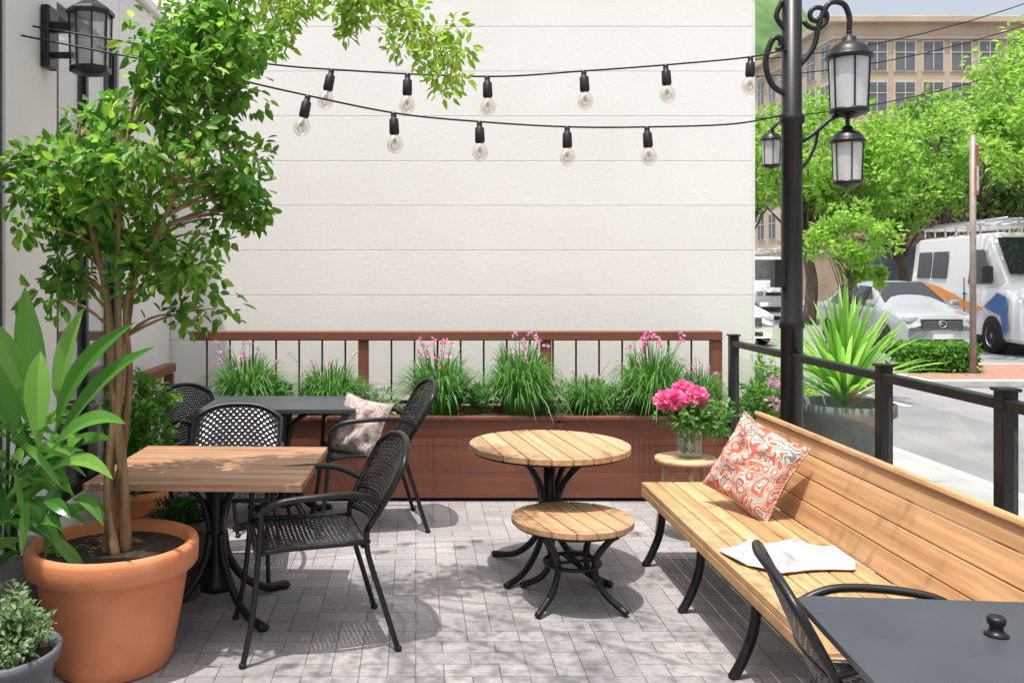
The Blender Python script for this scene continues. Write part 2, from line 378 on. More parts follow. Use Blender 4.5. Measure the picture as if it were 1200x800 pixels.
# back wall
wall=thing('patio_wall','tall white panelled wall behind the planter','wall',(0,8.0,0))
b=B(); b.box((0.22,.17,2.2),(5.44,.3,4.42)); b.obj('backing',m_joint,wall)
b=B(); z=0.0; pitch=.392; k=0
while z<4.4:
    h=min(pitch,4.42-z)-.003
    b.box((.22,0.014,z+h/2),(5.47,.014,h)); z+=pitch; k+=1
b.obj('cladding',m_plaster,wall,bevel=.002)
b=B(); b.box((2.968,.175,2.2),(.022,.312,4.41)); b.obj('side_trim',m_plaster2,wall)
b=B(); b.box((.22,.16,4.44),(5.6,.4,.05)); b.obj('coping',m_plaster2,wall,bevel=.005)

# left shopfront building
bl=thing('shop_building','white rendered cafe frontage with black framed windows','building',(-2.15,0,0))
b=B()
b.box((-.15,5.13,1.9),(.3,.68,3.9)); b.box((-.15,7.3,1.9),(.3,1.35,3.9))
b.box((-.152,3.0,3.62),(.296,3.58,.46)); b.box((-.152,6.05,3.62),(.296,1.15,.46))
b.box((-.152,6.05,.16),(.28,1.15,.36)); b.box((-.152,-1,1.9),(.3,4.4,3.9))
b.obj('wall',m_plaster2,bl,bevel=.004)
b=B(); b.box((-1.6,3,1.9),(.1,10,3.8)); b.box((-.9,3,-.03),(1.3,10,.06)); b.box((-.9,8.05,1.9),(1.3,.1,3.8)); b.box((-.9,-1.95,1.9),(1.3,.1,3.8)); b.obj('interior_room',m_int,bl)
b=B(); b.box((-.8,3,3.9),(1.7,10.2,.06)); b.obj('roof',m_plaster2,bl)
def window(y0,y1,z0,z1,mull):
    b=B(); x=-.06
    b.box((x,y0+.03,(z0+z1)/2),(.09,.06,z1-z0)); b.box((x,y1-.03,(z0+z1)/2),(.09,.06,z1-z0))
    b.box((x,(y0+y1)/2,z0+.03),(.085,y1-y0-.12,.06)); b.box((x,(y0+y1)/2,z1-.03),(.085,y1-y0-.12,.06))
    for m in mull: b.box((x,m,(z0+z1)/2),(.07,.05,z1-z0-.12))
    w=b.obj('window',m_black,bl,bevel=.003)
    g=B(); g.box((x,(y0+y1)/2,(z0+z1)/2),(.01,y1-y0-.13,z1-z0-.13)); o=g.obj('window_pane',m_window,w)
window(1.22,4.78,.02,3.38,[2.4,3.6]); window(5.48,6.62,.35,3.38,[6.05])

# wall lantern on shopfront
wl=thing('wall_lantern','black boxy wall lantern with glass panes on white pillar','lamp',(-2.15,5.28,3.12))
b=B(); b.box((.03,0,.0),(.05,.13,.36)); b.obj('back_plate',m_black,wl,bevel=.01)
b=B(); b.box((.12,0,.06),(.16,.05,.06)); b.box((.11,0,-.10),(.14,.035,.035)); b.obj('bracket',m_black,wl,bevel=.006)
b=B(); b.lathe([(.001,.26),(.03,.25),(.035,.22),(.115,.17),(.135,.15),(.135,.13),(.001,.13)],8,0,(.27,0,0),sm=False); b.obj('lantern_cap',m_black,wl)
b=B(); b.lathe([(.001,-.17),(.115,-.17),(.118,-.20),(.06,-.215),(.001,-.22)],8,0,(.27,0,0),sm=False)
for k in range(8):
    a=2*math.pi*(k+.5)/8; b.tube([(.27+.118*math.cos(a),.118*math.sin(a),.14),(.27+.110*math.cos(a),.110*math.sin(a),-.175)],.006,4)
b.obj('lantern_frame',m_black,wl)
b=B(); b.lathe([(.112,.13),(.104,-.17)],8,0,(.27,0,0),sm=False); b.obj('lantern_glass',m_lgl,wl)
b=B(); b.tube([(.27,0,-.17),(.27,0,-.06)],.02); b.ball((.27,0,-.02),.045); b.obj('light_bulb',m_lant,wl)

# ------------------------------------------------------------------ planter, railing, plants
pl=thing('planter_box','long red-brown timber planter box against white wall','planter',(.34,7.33,0))
b=B()
for i,(x0,x1) in enumerate([(-2.07,-.66),(-.65,.76),(.77,2.07)]):
    for j in range(3):
        b.box(((x0+x1)/2,-.28,.03+.2*j+.0985),(x1-x0-.006,.03,.198))
        b.box(((x0+x1)/2,.28,.03+.2*j+.0985),(x1-x0-.006,.03,.198))
b.box((-2.085,0,.33),(.028,.58,.6)); b.box((2.085,0,.33),(.028,.58,.6)); b.obj('side_board',m_redwood,pl,bevel=.003)
for x in(-.655,.765):
    b=B(); b.box((0,-.302,.32),(.05,.014,.58)); b.obj('batten',m_redwoodz,pl,bevel=.003,loc=(x,0,0))
b=B(); b.box((0,-.29,.645),(4.2,.07,.028)); b.box((0,.29,.645),(4.2,.05,.028)); b.box((-2.07,0,.645),(.07,.5,.027)); b.box((2.07,0,.645),(.07,.5,.027)); b.obj('cap_board',m_redwood,pl,bevel=.004)
b=B(); b.box((0,0,.5),(4.1,.52,.2)); b.obj('soil',m_soil,pl)

rl=thing('wooden_railing','red-brown timber railing with thin black bars','railing',(0,7.52,0))
b=B(); b.box((.33,0,1.245),(4.36,.12,.075)); b.obj('top_rail',m_redwood,rl,bevel=.008)
for x in (-.43,1.07,2.47):
    b=B(); b.box((0,0,.92),(.085,.085,.57)); b.obj('post',m_redwoodz,rl,bevel=.005,loc=(x,0,0))
b=B(); b.box((.33,0,.70),(4.2,.03,.03)); b.obj('bottom_rail',m_black,rl)
bar=B(); bar.tube([(0,0,.71),(0,0,1.21)],.008,6); bm=None
for i in range(23):
    x=-1.72+i*.19
    if min(abs(x-q) for q in(-.43,1.07,2.47))<.06: continue
    if bm is None: bm=bar.obj('bar',m_black,rl,loc=(x,0,0))
    else:
        c=bm.copy(); COL.objects.link(c); c.parent=rl; c.location=(x,0,0)
sr=thing('wooden_side_railing','short red-brown timber railing beside the shop wall','railing',(-1.98,7.0,0))
b=B(); b.box((0,0,1.0),(.09,.75,.07)); b.obj('top_rail',m_redwoodz,sr,bevel=.006)
for y in(-.33,.33):
    b=B(); b.box((0,0,.49),(.07,.07,.93)); b.obj('post',m_redwoodz,sr,bevel=.005,loc=(0,y,0))

def grass_mesh(seed,n=420,h=.5,spread=.3,flowers=14):
    rd=random.Random(seed); b=B(); fl=[];fd=[]
    for i in range(n):
        a=rd.random()*6.283; r0=rd.random()**.5*.13; out=rd.random()**.55*spread*rd.uniform(.8,1.15); L=h*(.5+.55*rd.random())
        p0=Vector((r0*math.cos(a),r0*math.sin(a)*.8,0)); tip=p0+Vector((out*math.cos(a),out*math.sin(a)*.7,L*(1-.75*(out/spread)**2)))
        c=p0+Vector((out*.35*math.cos(a),out*.35*math.sin(a),L*1.0))
        ribbon(b,bez(p0,c,tip,6),.010+.006*rd.random(),lambda t:(1-t)**.6+.05,hint=rd.uniform(-1,1))
    st=B()
    for i in range(flowers):
        a=rd.random()*6.283; r=rd.random()*spread*.9; top=Vector((r*math.cos(a),r*math.sin(a)*.7,h*(.68+.42*rd.random())))
        st.tube(bez((0,0,.1),(r*.3*math.cos(a),r*.3*math.sin(a),h*.6),top,4),.0022,4)
        for k in range(8):
            d=Vector((rd.gauss(0,1),rd.gauss(0,1),rd.gauss(.2,1))).normalized(); fl.append(top+d*.008); fd.append(d)
    return b,st,np.array([tuple(x) for x in fl]),np.array([tuple(x) for x in fd])
xs=[(-1.33,1.02,0),(-.68,.98,1),(.19,1.04,2),(.84,1.14,0),(1.36,.76,1),(1.88,1.12,2),(2.25,.78,0)]
variants={}
for x,s,v in xs:
    if v not in variants:
        e=thing('flowering_grass','tufted green grass with small pink flowers in planter','plant',(x,7.25,.6),0,'flowering plants along the planter',s)
        b,st,fc,fd=grass_mesh(10+v,680,[.56,.5,.56][v],.36,[13,7,14][v])
        b.obj('foliage',m_grass,e); st.obj('stem',m_grass,e)
        leaves_mesh('flower',fc,fd,.023,.018,m_lilac if v!=2 else m_pink,e)
        variants[v]=e
    else: copy_thing(variants[v],(x,7.25,.6),random.random()*6,scale=s)
for x,s in [(-.28,.14),(.52,.12),(1.12,.14),(1.58,.15),(-1.0,.12)]:
    e=thing('bedding_plant','low leafy green plant between grass tufts in planter','plant',(x,7.22,.6),0,'flowering plants along the planter')
    C,D=clump_leaves([((random.uniform(-.15,.15),random.uniform(-.08,.08),random.uniform(.05,.27)),s*.6) for _ in range(10)],55,1,.2)
    C[:,2]=np.maximum(C[:,2],.0)
    leaves_mesh('foliage',C,D,.045,.02,m_sage if s==.14 else m_grass,e)

# ------------------------------------------------------------------ potted tree
TX,TY=-1.37,4.14
pot=thing('terracotta_pot','large terracotta pot with rolled rim holding a small tree','plant pot',(TX,TY,0))
b=B(); b.lathe([(.001,.0),(.235,0),(.25,.015),(.25,.035),(.262,.05),(.30,.24),(.325,.40),(.335,.44),(.365,.445),(.375,.46),(.378,.535),(.372,.553),(.355,.56),(.335,.553),(.325,.50),(.30,.44)],56); b.obj('pot_body',m_terra,pot)
b=B(); b.disc(.326,.503,40); b.obj('soil',m_soil,pot)
tree=thing('potted_tree','small airy leafy tree with slim twisted brown stems','tree',(TX,TY,.5))
tb=B()
stems=[sm([(.0,0,-.02),(-.03,.03,.35),(.03,0,.75),(.06,.03,1.1),(.10,.06,1.45),(.2,.1,1.9),(.25,.1,2.3)],6),
       sm([(.04,.04,-.02),(.05,-.02,.35),(.0,-.01,.75),(-.02,-.03,1.15),(-.10,-.02,1.5),(-.16,0,1.85)],6),
       sm([(-.04,.0,-.02),(.02,.05,.4),(.06,.04,.8),(.08,-.06,1.15),(.24,-.12,1.45),(.38,-.12,1.8)],6),
       sm([(.02,-.03,-.02),(-.02,-.03,.3),(.03,-.03,.7),(.05,-.08,1.1),(.06,-.1,1.6),(.12,-.05,2.1)],6)]
for i,s_ in enumerate(stems):
    n=len(s_); tb.tube(s_,[(.026 if i<2 else .020)*(1-.65*k/n)*(1.25 if k<3 else 1) for k in range(n)],8)
nodes=[p for s_ in stems for p in s_[len(s_)//2:]]
lobes=[((.12,.08,1.80),(.58,.40,.55),62),((.38,.12,2.35),(.36,.36,.36),30),((.26,.04,1.26),(.28,.24,.26),12),((-.30,.05,1.60),(.20,.26,.33),15),((.58,.05,1.60),(.16,.2,.2),8),((.22,.12,2.15),(.32,.34,.3),16),((-.28,0,1.22),(.12,.2,.10),4)]
cl=[]
for c,r,n in lobes:
    k=0
    while k<n:
        d=rng.normal(size=3); d/=np.linalg.norm(d); q=(rng.random()**.33)*.97
        p=np.array(c)+d*q*np.array(r)
        if mnoise.noise(Vector(p*3.6))<-.05: continue
        if p[0]<.10 and p[2]>1.98+.9*max(0,p[0]+.1): continue
        cl.append((tuple(p),.085+.075*rng.random())); k+=1
for p,r in cl:
    P=Vector(p); nd=min(nodes,key=lambda q:(q-P).length+.9*max(0,q.z-P.z+.1))
    mid=(nd+P)/2+Vector((0,0,.05+.05*random.random()))
    tb.tube(bez(nd,mid,P,6),[.009,.008,.006,.005,.004,.002],5)
tb.obj('trunk',m_bark,tree)
C,D=clump_leaves(cl,44,1,-.35)
sz=rng.uniform(.038,.078,len(C)); mi=(rng.random(len(C))<.24).astype(int)
leaves_mesh('crown',C,D,sz,sz*.55,[m_leafA,m_leafB],tree,.55,mi=mi)
rc=np.array([cl[i][0] for i in (3,17,30)]).repeat(10,0)+rng.normal(size=(30,3))*.015
leaves_mesh('blossom',rc,rng.normal(size=(30,3)),.018,.014,m_red,tree)
# overhanging limb
lb=B(); limb=sm([(.3,.15,2.3),(.55,.3,2.64),(.9,.40,2.76),(1.15,.48,2.70),(1.38,.52,2.52),(1.55,.54,2.32)],6)
lb.tube(limb,[.014*(1-.8*k/len(limb)) for k in range(len(limb))],6)
lc=[]
for k,p in enumerate(limb[4:]):
    for _ in range(3):
        q=p+Vector((random.uniform(-.1,.10),random.uniform(-.22,.22),random.uniform(-.24,.16)*(1-.6*k/len(limb))))
        lb.tube(bez(p,(p+q)/2+Vector((0,0,.04)),q,4),.003,4); lc.append((tuple(q),.08))
for p,q in [((.7,.35,2.68),(.70,.4,2.38)),((1.0,.45,2.74),(1.02,.45,2.46))]:
    q=Vector(q)
    pts=bez(p,(Vector(p)+q)/2+Vector((.05,0,.05)),q,8); lb.tube(pts,.003,4)
    for s_ in pts[3:]: lc.append((tuple(s_),.06))
# higher limbs over the foreground paving
for e_ in [(.9,-1.2,2.95),(1.5,-1.0,3.0),(2.0,-.7,3.0),(2.5,-1.1,3.1),(.3,-1.4,3.0),(2.9,-.6,3.15),(3.1,.3,3.2),(1.2,-1.7,3.1),(2.0,-1.6,3.1)]:
    pts=bez((.55,.3,2.62),((e_[0]+.5)/2,(e_[1]+.3)/2,3.2),e_,8); lb.tube(pts,.007,5)
    for s_ in pts[4:]:
        for _ in range(3): lc.append(((s_[0]+random.gauss(0,.2),s_[1]+random.gauss(0,.2),s_[2]+random.uniform(-.02,.2)),.16))
lb.obj('limb',m_bark,tree)
C,D=clump_leaves(lc,20,1,-.4)
sz=rng.uniform(.04,.07,len(C)); leaves_mesh('overhanging_foliage',C,D,sz,sz*.42,m_leafB,tree,.5)

# broad leaved plant
bp_=thing('broad_leaf_plant','tall loose plant with slim glossy pointed bright leaves','plant',(-1.90,4.30,0))
b=B(); b.lathe([(.001,0),(.13,0),(.14,.02),(.17,.42),(.185,.43),(.185,.48),(.165,.48),(.155,.42),(.001,.42)],32); b.obj('pot_body',m_concrete,bp_)
b=B(); rd=random.Random(3)
org=Vector((-1.90,4.30,0))
def lily(base,tip,bow,w,fx=0,fz=.3,fold=.38):
    base=Vector(base)-org; tip=Vector(tip)-org
    ribbon(b,bez(base,(base+tip)/2+Vector(bow),tip,14),w,lambda t:(.08+.92*math.sin(math.pi*min(1,(t*.98+.02)**1.05))**1.1)*(1 if t<.98 else .1),facing=(fx,-1,fz),fold=fold)
T=[((-1.60,3.95,1.12),(-1.66,3.88,1.71),(-.05,0,.03),.12,.3,.1),((-1.55,3.92,1.08),(-1.17,3.82,1.56),(-.10,0,.08),.09,-.3,.3),((-1.63,3.95,1.10),(-1.84,3.85,1.60),(.04,0,.06),.10,.5,.2),
   ((-1.54,3.92,1.02),(-1.08,3.80,1.46),(-.06,0,.10),.08,-.2,.7),((-1.56,3.98,1.12),(-1.43,3.95,1.62),(-.05,0,.05),.10,-.4,.2),((-1.64,3.9,.98),(-1.85,3.75,1.40),(0,0,.08),.09,.4,.5),
   ((-1.56,3.9,1.0),(-1.20,3.78,1.14),(0,0,.14),.08,0,.9),((-1.60,3.88,1.02),(-1.52,3.70,1.45),(-.02,0,.06),.105,.5,.3),((-1.66,4.0,1.05),(-1.95,4.0,1.46),(.02,0,.1),.085,0,.5),
   ((-1.55,3.9,.92),(-1.24,3.74,.92),(0,0,.12),.07,0,1.1)]
for a in T: lily(*a)
for i in range(72):
    st_i=rd.randrange(7); bx=-1.82+.045*st_i+rd.uniform(-.03,.03)
    z0=rd.uniform(.52,1.08); y0=rd.uniform(3.85,4.15); an=rd.choice([rd.uniform(-.9,.5),rd.uniform(2.4,3.9),rd.uniform(-2.2,-1)]); L=rd.uniform(.16,.30)
    lily((bx,y0,z0),(bx+L*math.cos(an),y0+L*math.sin(an)*.5,z0-rd.uniform(-.10,.22)),(0,0,rd.uniform(.04,.10)),rd.uniform(.035,.06),rd.uniform(-.6,.6),rd.uniform(.2,1.6))
b.obj('foliage',[m_leafBig],bp_)
b=B()
for i in range(7):
    x=-1.82+.045*i
    b.tube(bez((rd.uniform(-.05,.05),0,.4),(.02,-.10,.7),Vector((x+.08,3.95+rd.uniform(-.06,.1),1.02+.1*rd.random()))-org,8),.009,6)
b.obj('stem',m_leafDark,bp_)

def potted(name,label,loc,prof,pm,rad,h0,h1,n,ls,lm,cat='plant',wid=.5,cl_=24):
    e=thing(name,label,cat,loc)
    b=B(); b.lathe(prof,32); b.obj('pot_body',pm,e)
    top=max(z for r,z in prof); b=B(); b.disc(max(r for r,z in prof)*.86,top-.04,24); b.obj('soil',m_soil,e)
    cs=[]
    st=B()
    for i in range(cl_):
        a=random.random()*6.283; q=random.random()**.5
        p=(rad*q*math.cos(a),rad*q*math.sin(a),random.uniform(h0,h1-(h1-h0)*.3*q*q)); cs.append((p,rad*.35))
        st.tube(bez((0,0,top-.05),(p[0]*.4,p[1]*.4,(top+p[2])/2),p,4),.004,4)
    st.obj('stem',m_leafDark,e)
    C,D=clump_leaves(cs,n/cl_,1,.1); C[:,2]=np.maximum(C[:,2],top-.03)
    s=rng.uniform(.7,1.3,len(C))*ls; leaves_mesh('foliage',C,D,s,s*wid,lm,e)
    return e
potted('potted_herb','small grey-green herb in a dark grey plastic pot',(-1.58,3.45,0),[(.001,0),(.15,0),(.16,.02),(.205,.30),(.225,.305),(.23,.345),(.215,.35),(.195,.31)],m_graypot,.17,.36,.56,1900,.028,m_sage,cl_=44)
potted('potted_shrub','dark brown-grey pot with low green shrub beside tree',(-1.31,5.0,0),[(.001,0),(.13,0),(.14,.02),(.175,.36),(.2,.365),(.205,.42),(.19,.43),(.17,.37)],m_brownpot,.12,.4,.52,350,.04,m_leafDark)
potted('potted_hedge_shrub','dense green shrub in a terracotta pot by shop wall',(-1.82,6.0,0),[(.001,0),(.15,0),(.16,.02),(.2,.3),(.22,.305),(.22,.35),(.2,.355),(.18,.3)],m_terra,.22,.42,1.14,2600,.045,m_leafA,cl_=46)

# ------------------------------------------------------------------ chairs
chair=thing('wicker_chair','black woven armchair pulled up to the wooden square table','chair',(-.50,4.45,0),0,'black woven patio armchairs')
def seatS(u,v):
    x=(u-.5)*(.50-.06*v); y=-.24+.46*v
    return Vector((x,y,.455-.02*math.sin(math.pi*u)*math.sin(math.pi*v)-.02*max(0,.1-v)*10*.5))
def backS(u,v):
    q=2*u-1; top=.85-.075*abs(q)**2.8; z=.50+(top-.50)*v
    w=.21+.05*math.sin(math.pi*min(v,.9)*.7)
    y=.215+.15*v+.055*(1-q*q)
    return Vector((q*w,y,z))
def weave(b,S,nu,nv,fill=.62,amp=.003):
    def nrm(u,v):
        a=S(min(u+.01,1),v)-S(max(u-.01,0),v); c=S(u,min(v+.01,1))-S(u,max(v-.01,0)); return a.cross(c).normalized()
    for i in range(nu):
        u=(i+.5)/nu; hw=.5*fill/nu; vs=[]
        ks=[0]+[(k+.5)/nv for k in range(nv)]+[1]
        for k,v in enumerate(ks):
            s=amp*(1 if (i+k)%2 else -1); n=nrm(u,v)*s
            vs+= [S(u-hw,v)+n,S(u+hw,v)+n]
        b.add(vs,[(2*k,2*k+1,2*k+3,2*k+2) for k in range(len(ks)-1)])
    for j in range(nv):
        v=(j+.5)/nv; hw=.5*fill/nv; vs=[]
        ks=[0]+[(k+.5)/nu for k in range(nu)]+[1]
        for k,u in enumerate(ks):
            s=-amp*(1 if (j+k)%2 else -1); n=nrm(u,v)*s
            vs+= [S(u,v-hw)+n,S(u,v+hw)+n]
        b.add(vs,[(2*k,2*k+1,2*k+3,2*k+2) for k in range(len(ks)-1)])
b=B(); weave(b,seatS,26,23,.70,.003)
b.tube([seatS(u,0)+Vector((0,0,-.004)) for u in np.linspace(0,1,9)],.013,8); b.tube([seatS(u,1) for u in np.linspace(0,1,9)],.011,8)
b.obj('seat',m_wicker,chair)
b=B(); weave(b,backS,28,20,.62,.003); b.obj('backrest',m_wicker,chair)
b=B()
per=[backS(0,v) for v in np.linspace(0,1,9)]+[backS(u,1) for u in np.linspace(0,1,19)][1:-1]+[backS(1,v) for v in np.linspace(1,0,9)]
b.tube(per,.0145,8); b.tube([backS(u,0) for u in np.linspace(0,1,8)],.010,8)
b.tube([backS(u,.28) for u in np.linspace(0,1,10)],.008,6)
b.tube([seatS(0,v) for v in np.linspace(0,1,6)],.012,8); b.tube([seatS(1,v) for v in np.linspace(0,1,6)],.012,8)
b.tube([(-.22,-.2,.435),(.22,-.2,.435)],.009,6); b.tube([(-.2,.2,.43),(.2,.2,.43)],.009,6)
b.obj('frame',m_black,chair)
for s_ in (-1,1):
    b=B(); b.tube(sm([backS(.5+.5*s_,.42),(s_*.28,.16,.665),(s_*.298,0,.67),(s_*.287,-.15,.655),(s_*.264,-.225,.61)],6),[.014]*25,8); b.obj('armrest',m_black,chair)
    b=B(); b.tube(sm([(s_*.264,-.225,.61),(s_*.25,-.235,.45),(s_*.255,-.26,.2),(s_*.265,-.30,0.005)],5),.0125,8); b.ball((s_*.265,-.30,.008),.017,8); b.obj('leg',m_black,chair)
    b=B(); b.tube(sm([(s_*.21,.215,.50),(s_*.215,.22,.40),(s_*.235,.28,.2),(s_*.25,.34,0.005)],5),.0125,8); b.ball((s_*.25,.34,.008),.017,8); b.obj('leg',m_black,chair)
chair.rotation_euler=(0,0,R(-76)); chair.scale=(1.12,)*3; chair.location=(-.52,4.45,0)
copy_thing(chair,(-1.12,5.42,0),R(2),'black woven armchair behind the wooden square table',1.08)
copy_thing(chair,(-1.34,6.5,0),R(62),'black woven armchair at the dark table by the planter',1.10)
copy_thing(chair,(-.36,6.42,0),R(-80),'black woven armchair carrying a patterned cushion',1.17)
copy_thing(chair,(1.50,2.74,0),R(79),'black woven armchair tucked under the charcoal table',1.06)

# ------------------------------------------------------------------ tables
def prof_leg(b,path,an,w=.017):
    pts=[Vector((p.x*math.cos(an),p.x*math.sin(an),p.z)) for p in sm([(a,0,z) for a,z in path],7)]
    b.tube(pts,w,8)
def iron_base(e,h,rf,rt,col,rot=R(45)):
    b=B(); b.lathe([(.001,.10),(col*1.5,.10),(col*1.5,.14),(col,.17),(col*.82,.3),(col*.82,h-.3),(col,h-.12),(col*1.4,h-.03),(col*1.4,h-.012),(.001,h-.012)],20); b.obj('column',m_iron,e)
    for k in range(4):
        a=rot+k*math.pi/2
        b=B(); prof_leg(b,[(col*.7,.40),(col*1.2,.26),(.17,.12),(rf*.72,.035),(rf,.022)],a,.023); b.ball((rf*math.cos(a),rf*math.sin(a),.02),.028,8,sz=(1.3,1.3,.8)); b.obj('leg',m_iron,e)
    b=B()
    for k in range(4):
        a=rot+k*math.pi/2; prof_leg(b,[(col*.7,h-.32),(col*1.6,h-.14),(rt,h-.03),(rt+.08,h-.016)],a,.014)
    b.box((0,0,h-.012),(rt*1.6,rt*1.6,.012)); b.obj('top_bracket',m_iron,e)
sq=thing('square_table','square reclaimed-wood table on black iron pedestal','table',(-1.05,4.82,0),R(-2))
iron_base(sq,.725,.43,.24,.058)
b=B(); n=8; wdt=.96
for i in range(n):
    y=-wdt/2+(i+.5)*wdt/n; b.box((0,y,.742),(1.05,wdt/n-.0035,.034))
b.obj('table_top',m_sqwood,sq,bevel=.003)
dk=thing('dark_table','dark grey rectangular table near the planter','table',(-.94,6.53,0),0)
iron_base(dk,.805,.40,.24,.045)
b=B(); b.box((0,0,.822),(1.06,.66,.034)); b.obj('table_top',m_tabledark,dk,bevel=.006)
nt_=thing('dark_table','charcoal table with rounded corners and a black centre cap','table',(1.77,2.30,0),R(-5))
iron_base(nt_,.725,.36,.24,.05)
def rrect(w,h,r,n=6):
    pts=[]
    for cx,cy,a0 in[(w/2-r,h/2-r,0),(-w/2+r,h/2-r,90),(-w/2+r,-h/2+r,180),(w/2-r,-h/2+r,270)]:
        for k in range(n+1): a=R(a0+90*k/n); pts.append((cx+r*math.cos(a),cy+r*math.sin(a)))
    return pts
b=B(); b.prism(rrect(1.25,1.06,.05),.726,.752); b.obj('table_top',m_tabledark,nt_,bevel=.006)
b=B(); b.lathe([(.001,.752),(.03,.752),(.032,.757),(.022,.762),(.018,.770),(.018,.78),(.023,.785),(.025,.800),(.020,.806),(.001,.804)],24,0,(-.165,.245,0))
b.obj('centre_cap',m_black,nt_)

def round_top(b,Rr,z0,z1,n,gap=.003):
    w=2*Rr/n
    for i in range(n):
        x0=-Rr+i*w+gap/2; x1=-Rr+(i+1)*w-gap/2; pts=[]
        xs_=np.linspace(x0,x1,7)
        for x in xs_: pts.append((x,-math.sqrt(max(Rr*Rr-x*x,1e-5))))
        for x in xs_[::-1]: pts.append((x,math.sqrt(max(Rr*Rr-x*x,1e-5))))
        b.prism(pts,z0,z1)
rt=thing('round_table','round slatted wooden bistro table with curved iron legs','table',(.79,5.40,0),R(8))
b=B(); round_top(b,.472,.722,.755,8,.008); b.obj('table_top',m_topwood,rt,bevel=.003)
b=B(); b.lathe([(.001,.709),(.455,.709),(.455,.719),(.001,.719)],40,sm=False); b.obj('under_plate',m_iron,rt)
for k in range(4):
    a=R(39+90*k); b=B(); prof_leg(b,[(.30,.70),(.2,.65),(.09,.52),(.055,.38),(.09,.2),(.24,.06),(.42,.018)],a,.019); b.obj('leg',m_iron,rt)
b=B(); b.tube([(0,0,.16),(0,0,.706)],.034,14); b.tube([(.31*math.cos(t),.31*math.sin(t),.698) for t in np.linspace(0,2*math.pi,33)[:-1]],.009,6,closed=True)
b.tube([(.075*math.cos(t),.075*math.sin(t),.30) for t in np.linspace(0,2*math.pi,21)[:-1]],.010,6,closed=True); b.obj('column',m_iron,rt)
st_=thing('round_stool','low round slatted wooden stool with curved iron legs','stool',(.84,4.90,0),R(14))
b=B(); round_top(b,.325,.425,.457,6,.007); b.obj('seat',m_topwood,st_,bevel=.003)
b=B(); b.lathe([(.001,.414),(.31,.414),(.31,.422),(.001,.422)],36,sm=False); b.obj('under_plate',m_iron,st_)
for k in range(4):
    a=R(34+90*k); b=B(); prof_leg(b,[(.27,.405),(.225,.37),(.15,.27),(.14,.19),(.2,.09),(.33,.015)],a,.018); b.obj('leg',m_iron,st_)
b=B(); b.tube([(.148*math.cos(t),.148*math.sin(t),.215) for t in np.linspace(0,2*math.pi,29)[:-1]],.011,8,closed=True)
b.tube([(.26*math.cos(t),.26*math.sin(t),.404) for t in np.linspace(0,2*math.pi,33)[:-1]],.009,6,closed=True)
b.tube([(.148,0,.215),(-.148,0,.215)],.009,6); b.tube([(0,.148,.215),(0,-.148,.215)],.009,6); b.obj('ring',m_iron,st_)

# side stool with vase
sd=thing('side_stool','small round pale wooden stool at end of bench','stool',(1.80,6.08,0))
b=B(); b.lathe([(.001,.54),(.185,.54),(.203,.534),(.205,.512),(.195,.505),(.001,.505)],32); b.obj('seat',m_stoolwood,sd)
for k in range(3):
    a=R(25+120*k); b=B(); b.tube([(.13*math.cos(a),.13*math.sin(a),.51),(.20*math.cos(a),.20*math.sin(a),.0)],[.021,.015],10); b.obj('leg',m_stoolwood,sd)
b=B(); b.tube([(.152*math.cos(t),.152*math.sin(t),.36) for t in np.linspace(0,2*math.pi,25)[:-1]],.012,6,closed=True); b.obj('ring',m_stoolwood,sd)
va=thing('flower_vase','clear glass vase with pink peonies and green foliage','vase',(1.82,6.07,.541))
b=B(); b.lathe([(.001,.002),(.075,.002),(.082,.02),(.082,.15),(.078,.19),(.083,.20)],28); b.obj('vase_body',m_vase,va)
b=B(); b.lathe([(.001,.006),(.074,.008),(.078,.02),(.078,.11),(.001,.11)],24); b.obj('water',glassmat('vase_water',(.88,.95,.90),haze=.05,hazecol=(.6,.75,.6)),va)
b=B(); rd=random.Random(9); heads=[(-.10,-.02,.38),(.03,-.04,.41),(-.03,.06,.43),(-.15,.05,.37),(.07,.04,.38)]
fc=[];fd=[]
for h in heads:
    b.tube(bez((rd.uniform(-.04,.04),rd.uniform(-.04,.04),.02),(0,0,.25),h,6),.004,6)
    for k in range(190):
        d=Vector((rd.gauss(0,1),rd.gauss(0,1),rd.gauss(.15,1))).normalized(); r=.03+.04*rd.random(); fc.append(tuple(Vector(h)+d*r*.7)); fd.append(tuple(d+Vector((rd.gauss(0,.5),rd.gauss(0,.5),rd.gauss(0,.5)))))
for i in range(22): b.tube(bez((rd.uniform(-.05,.05),rd.uniform(-.05,.05),.02),(0,0,.2),(rd.uniform(-.2,.22),rd.uniform(-.12,.12),rd.uniform(.22,.38)),5),.0025,5)
b.obj('stem',m_grass,va)
leaves_mesh('flower',np.array(fc),np.array(fd),.042,.036,m_pink,va,.3,.3)
C,D=clump_leaves([((rd.uniform(-.14,.24),rd.uniform(-.12,.12),rd.uniform(.2,.36)),.07) for _ in range(30)],16,1,-.1)
leaves_mesh('foliage',C,D,.05,.026,m_grass,va)

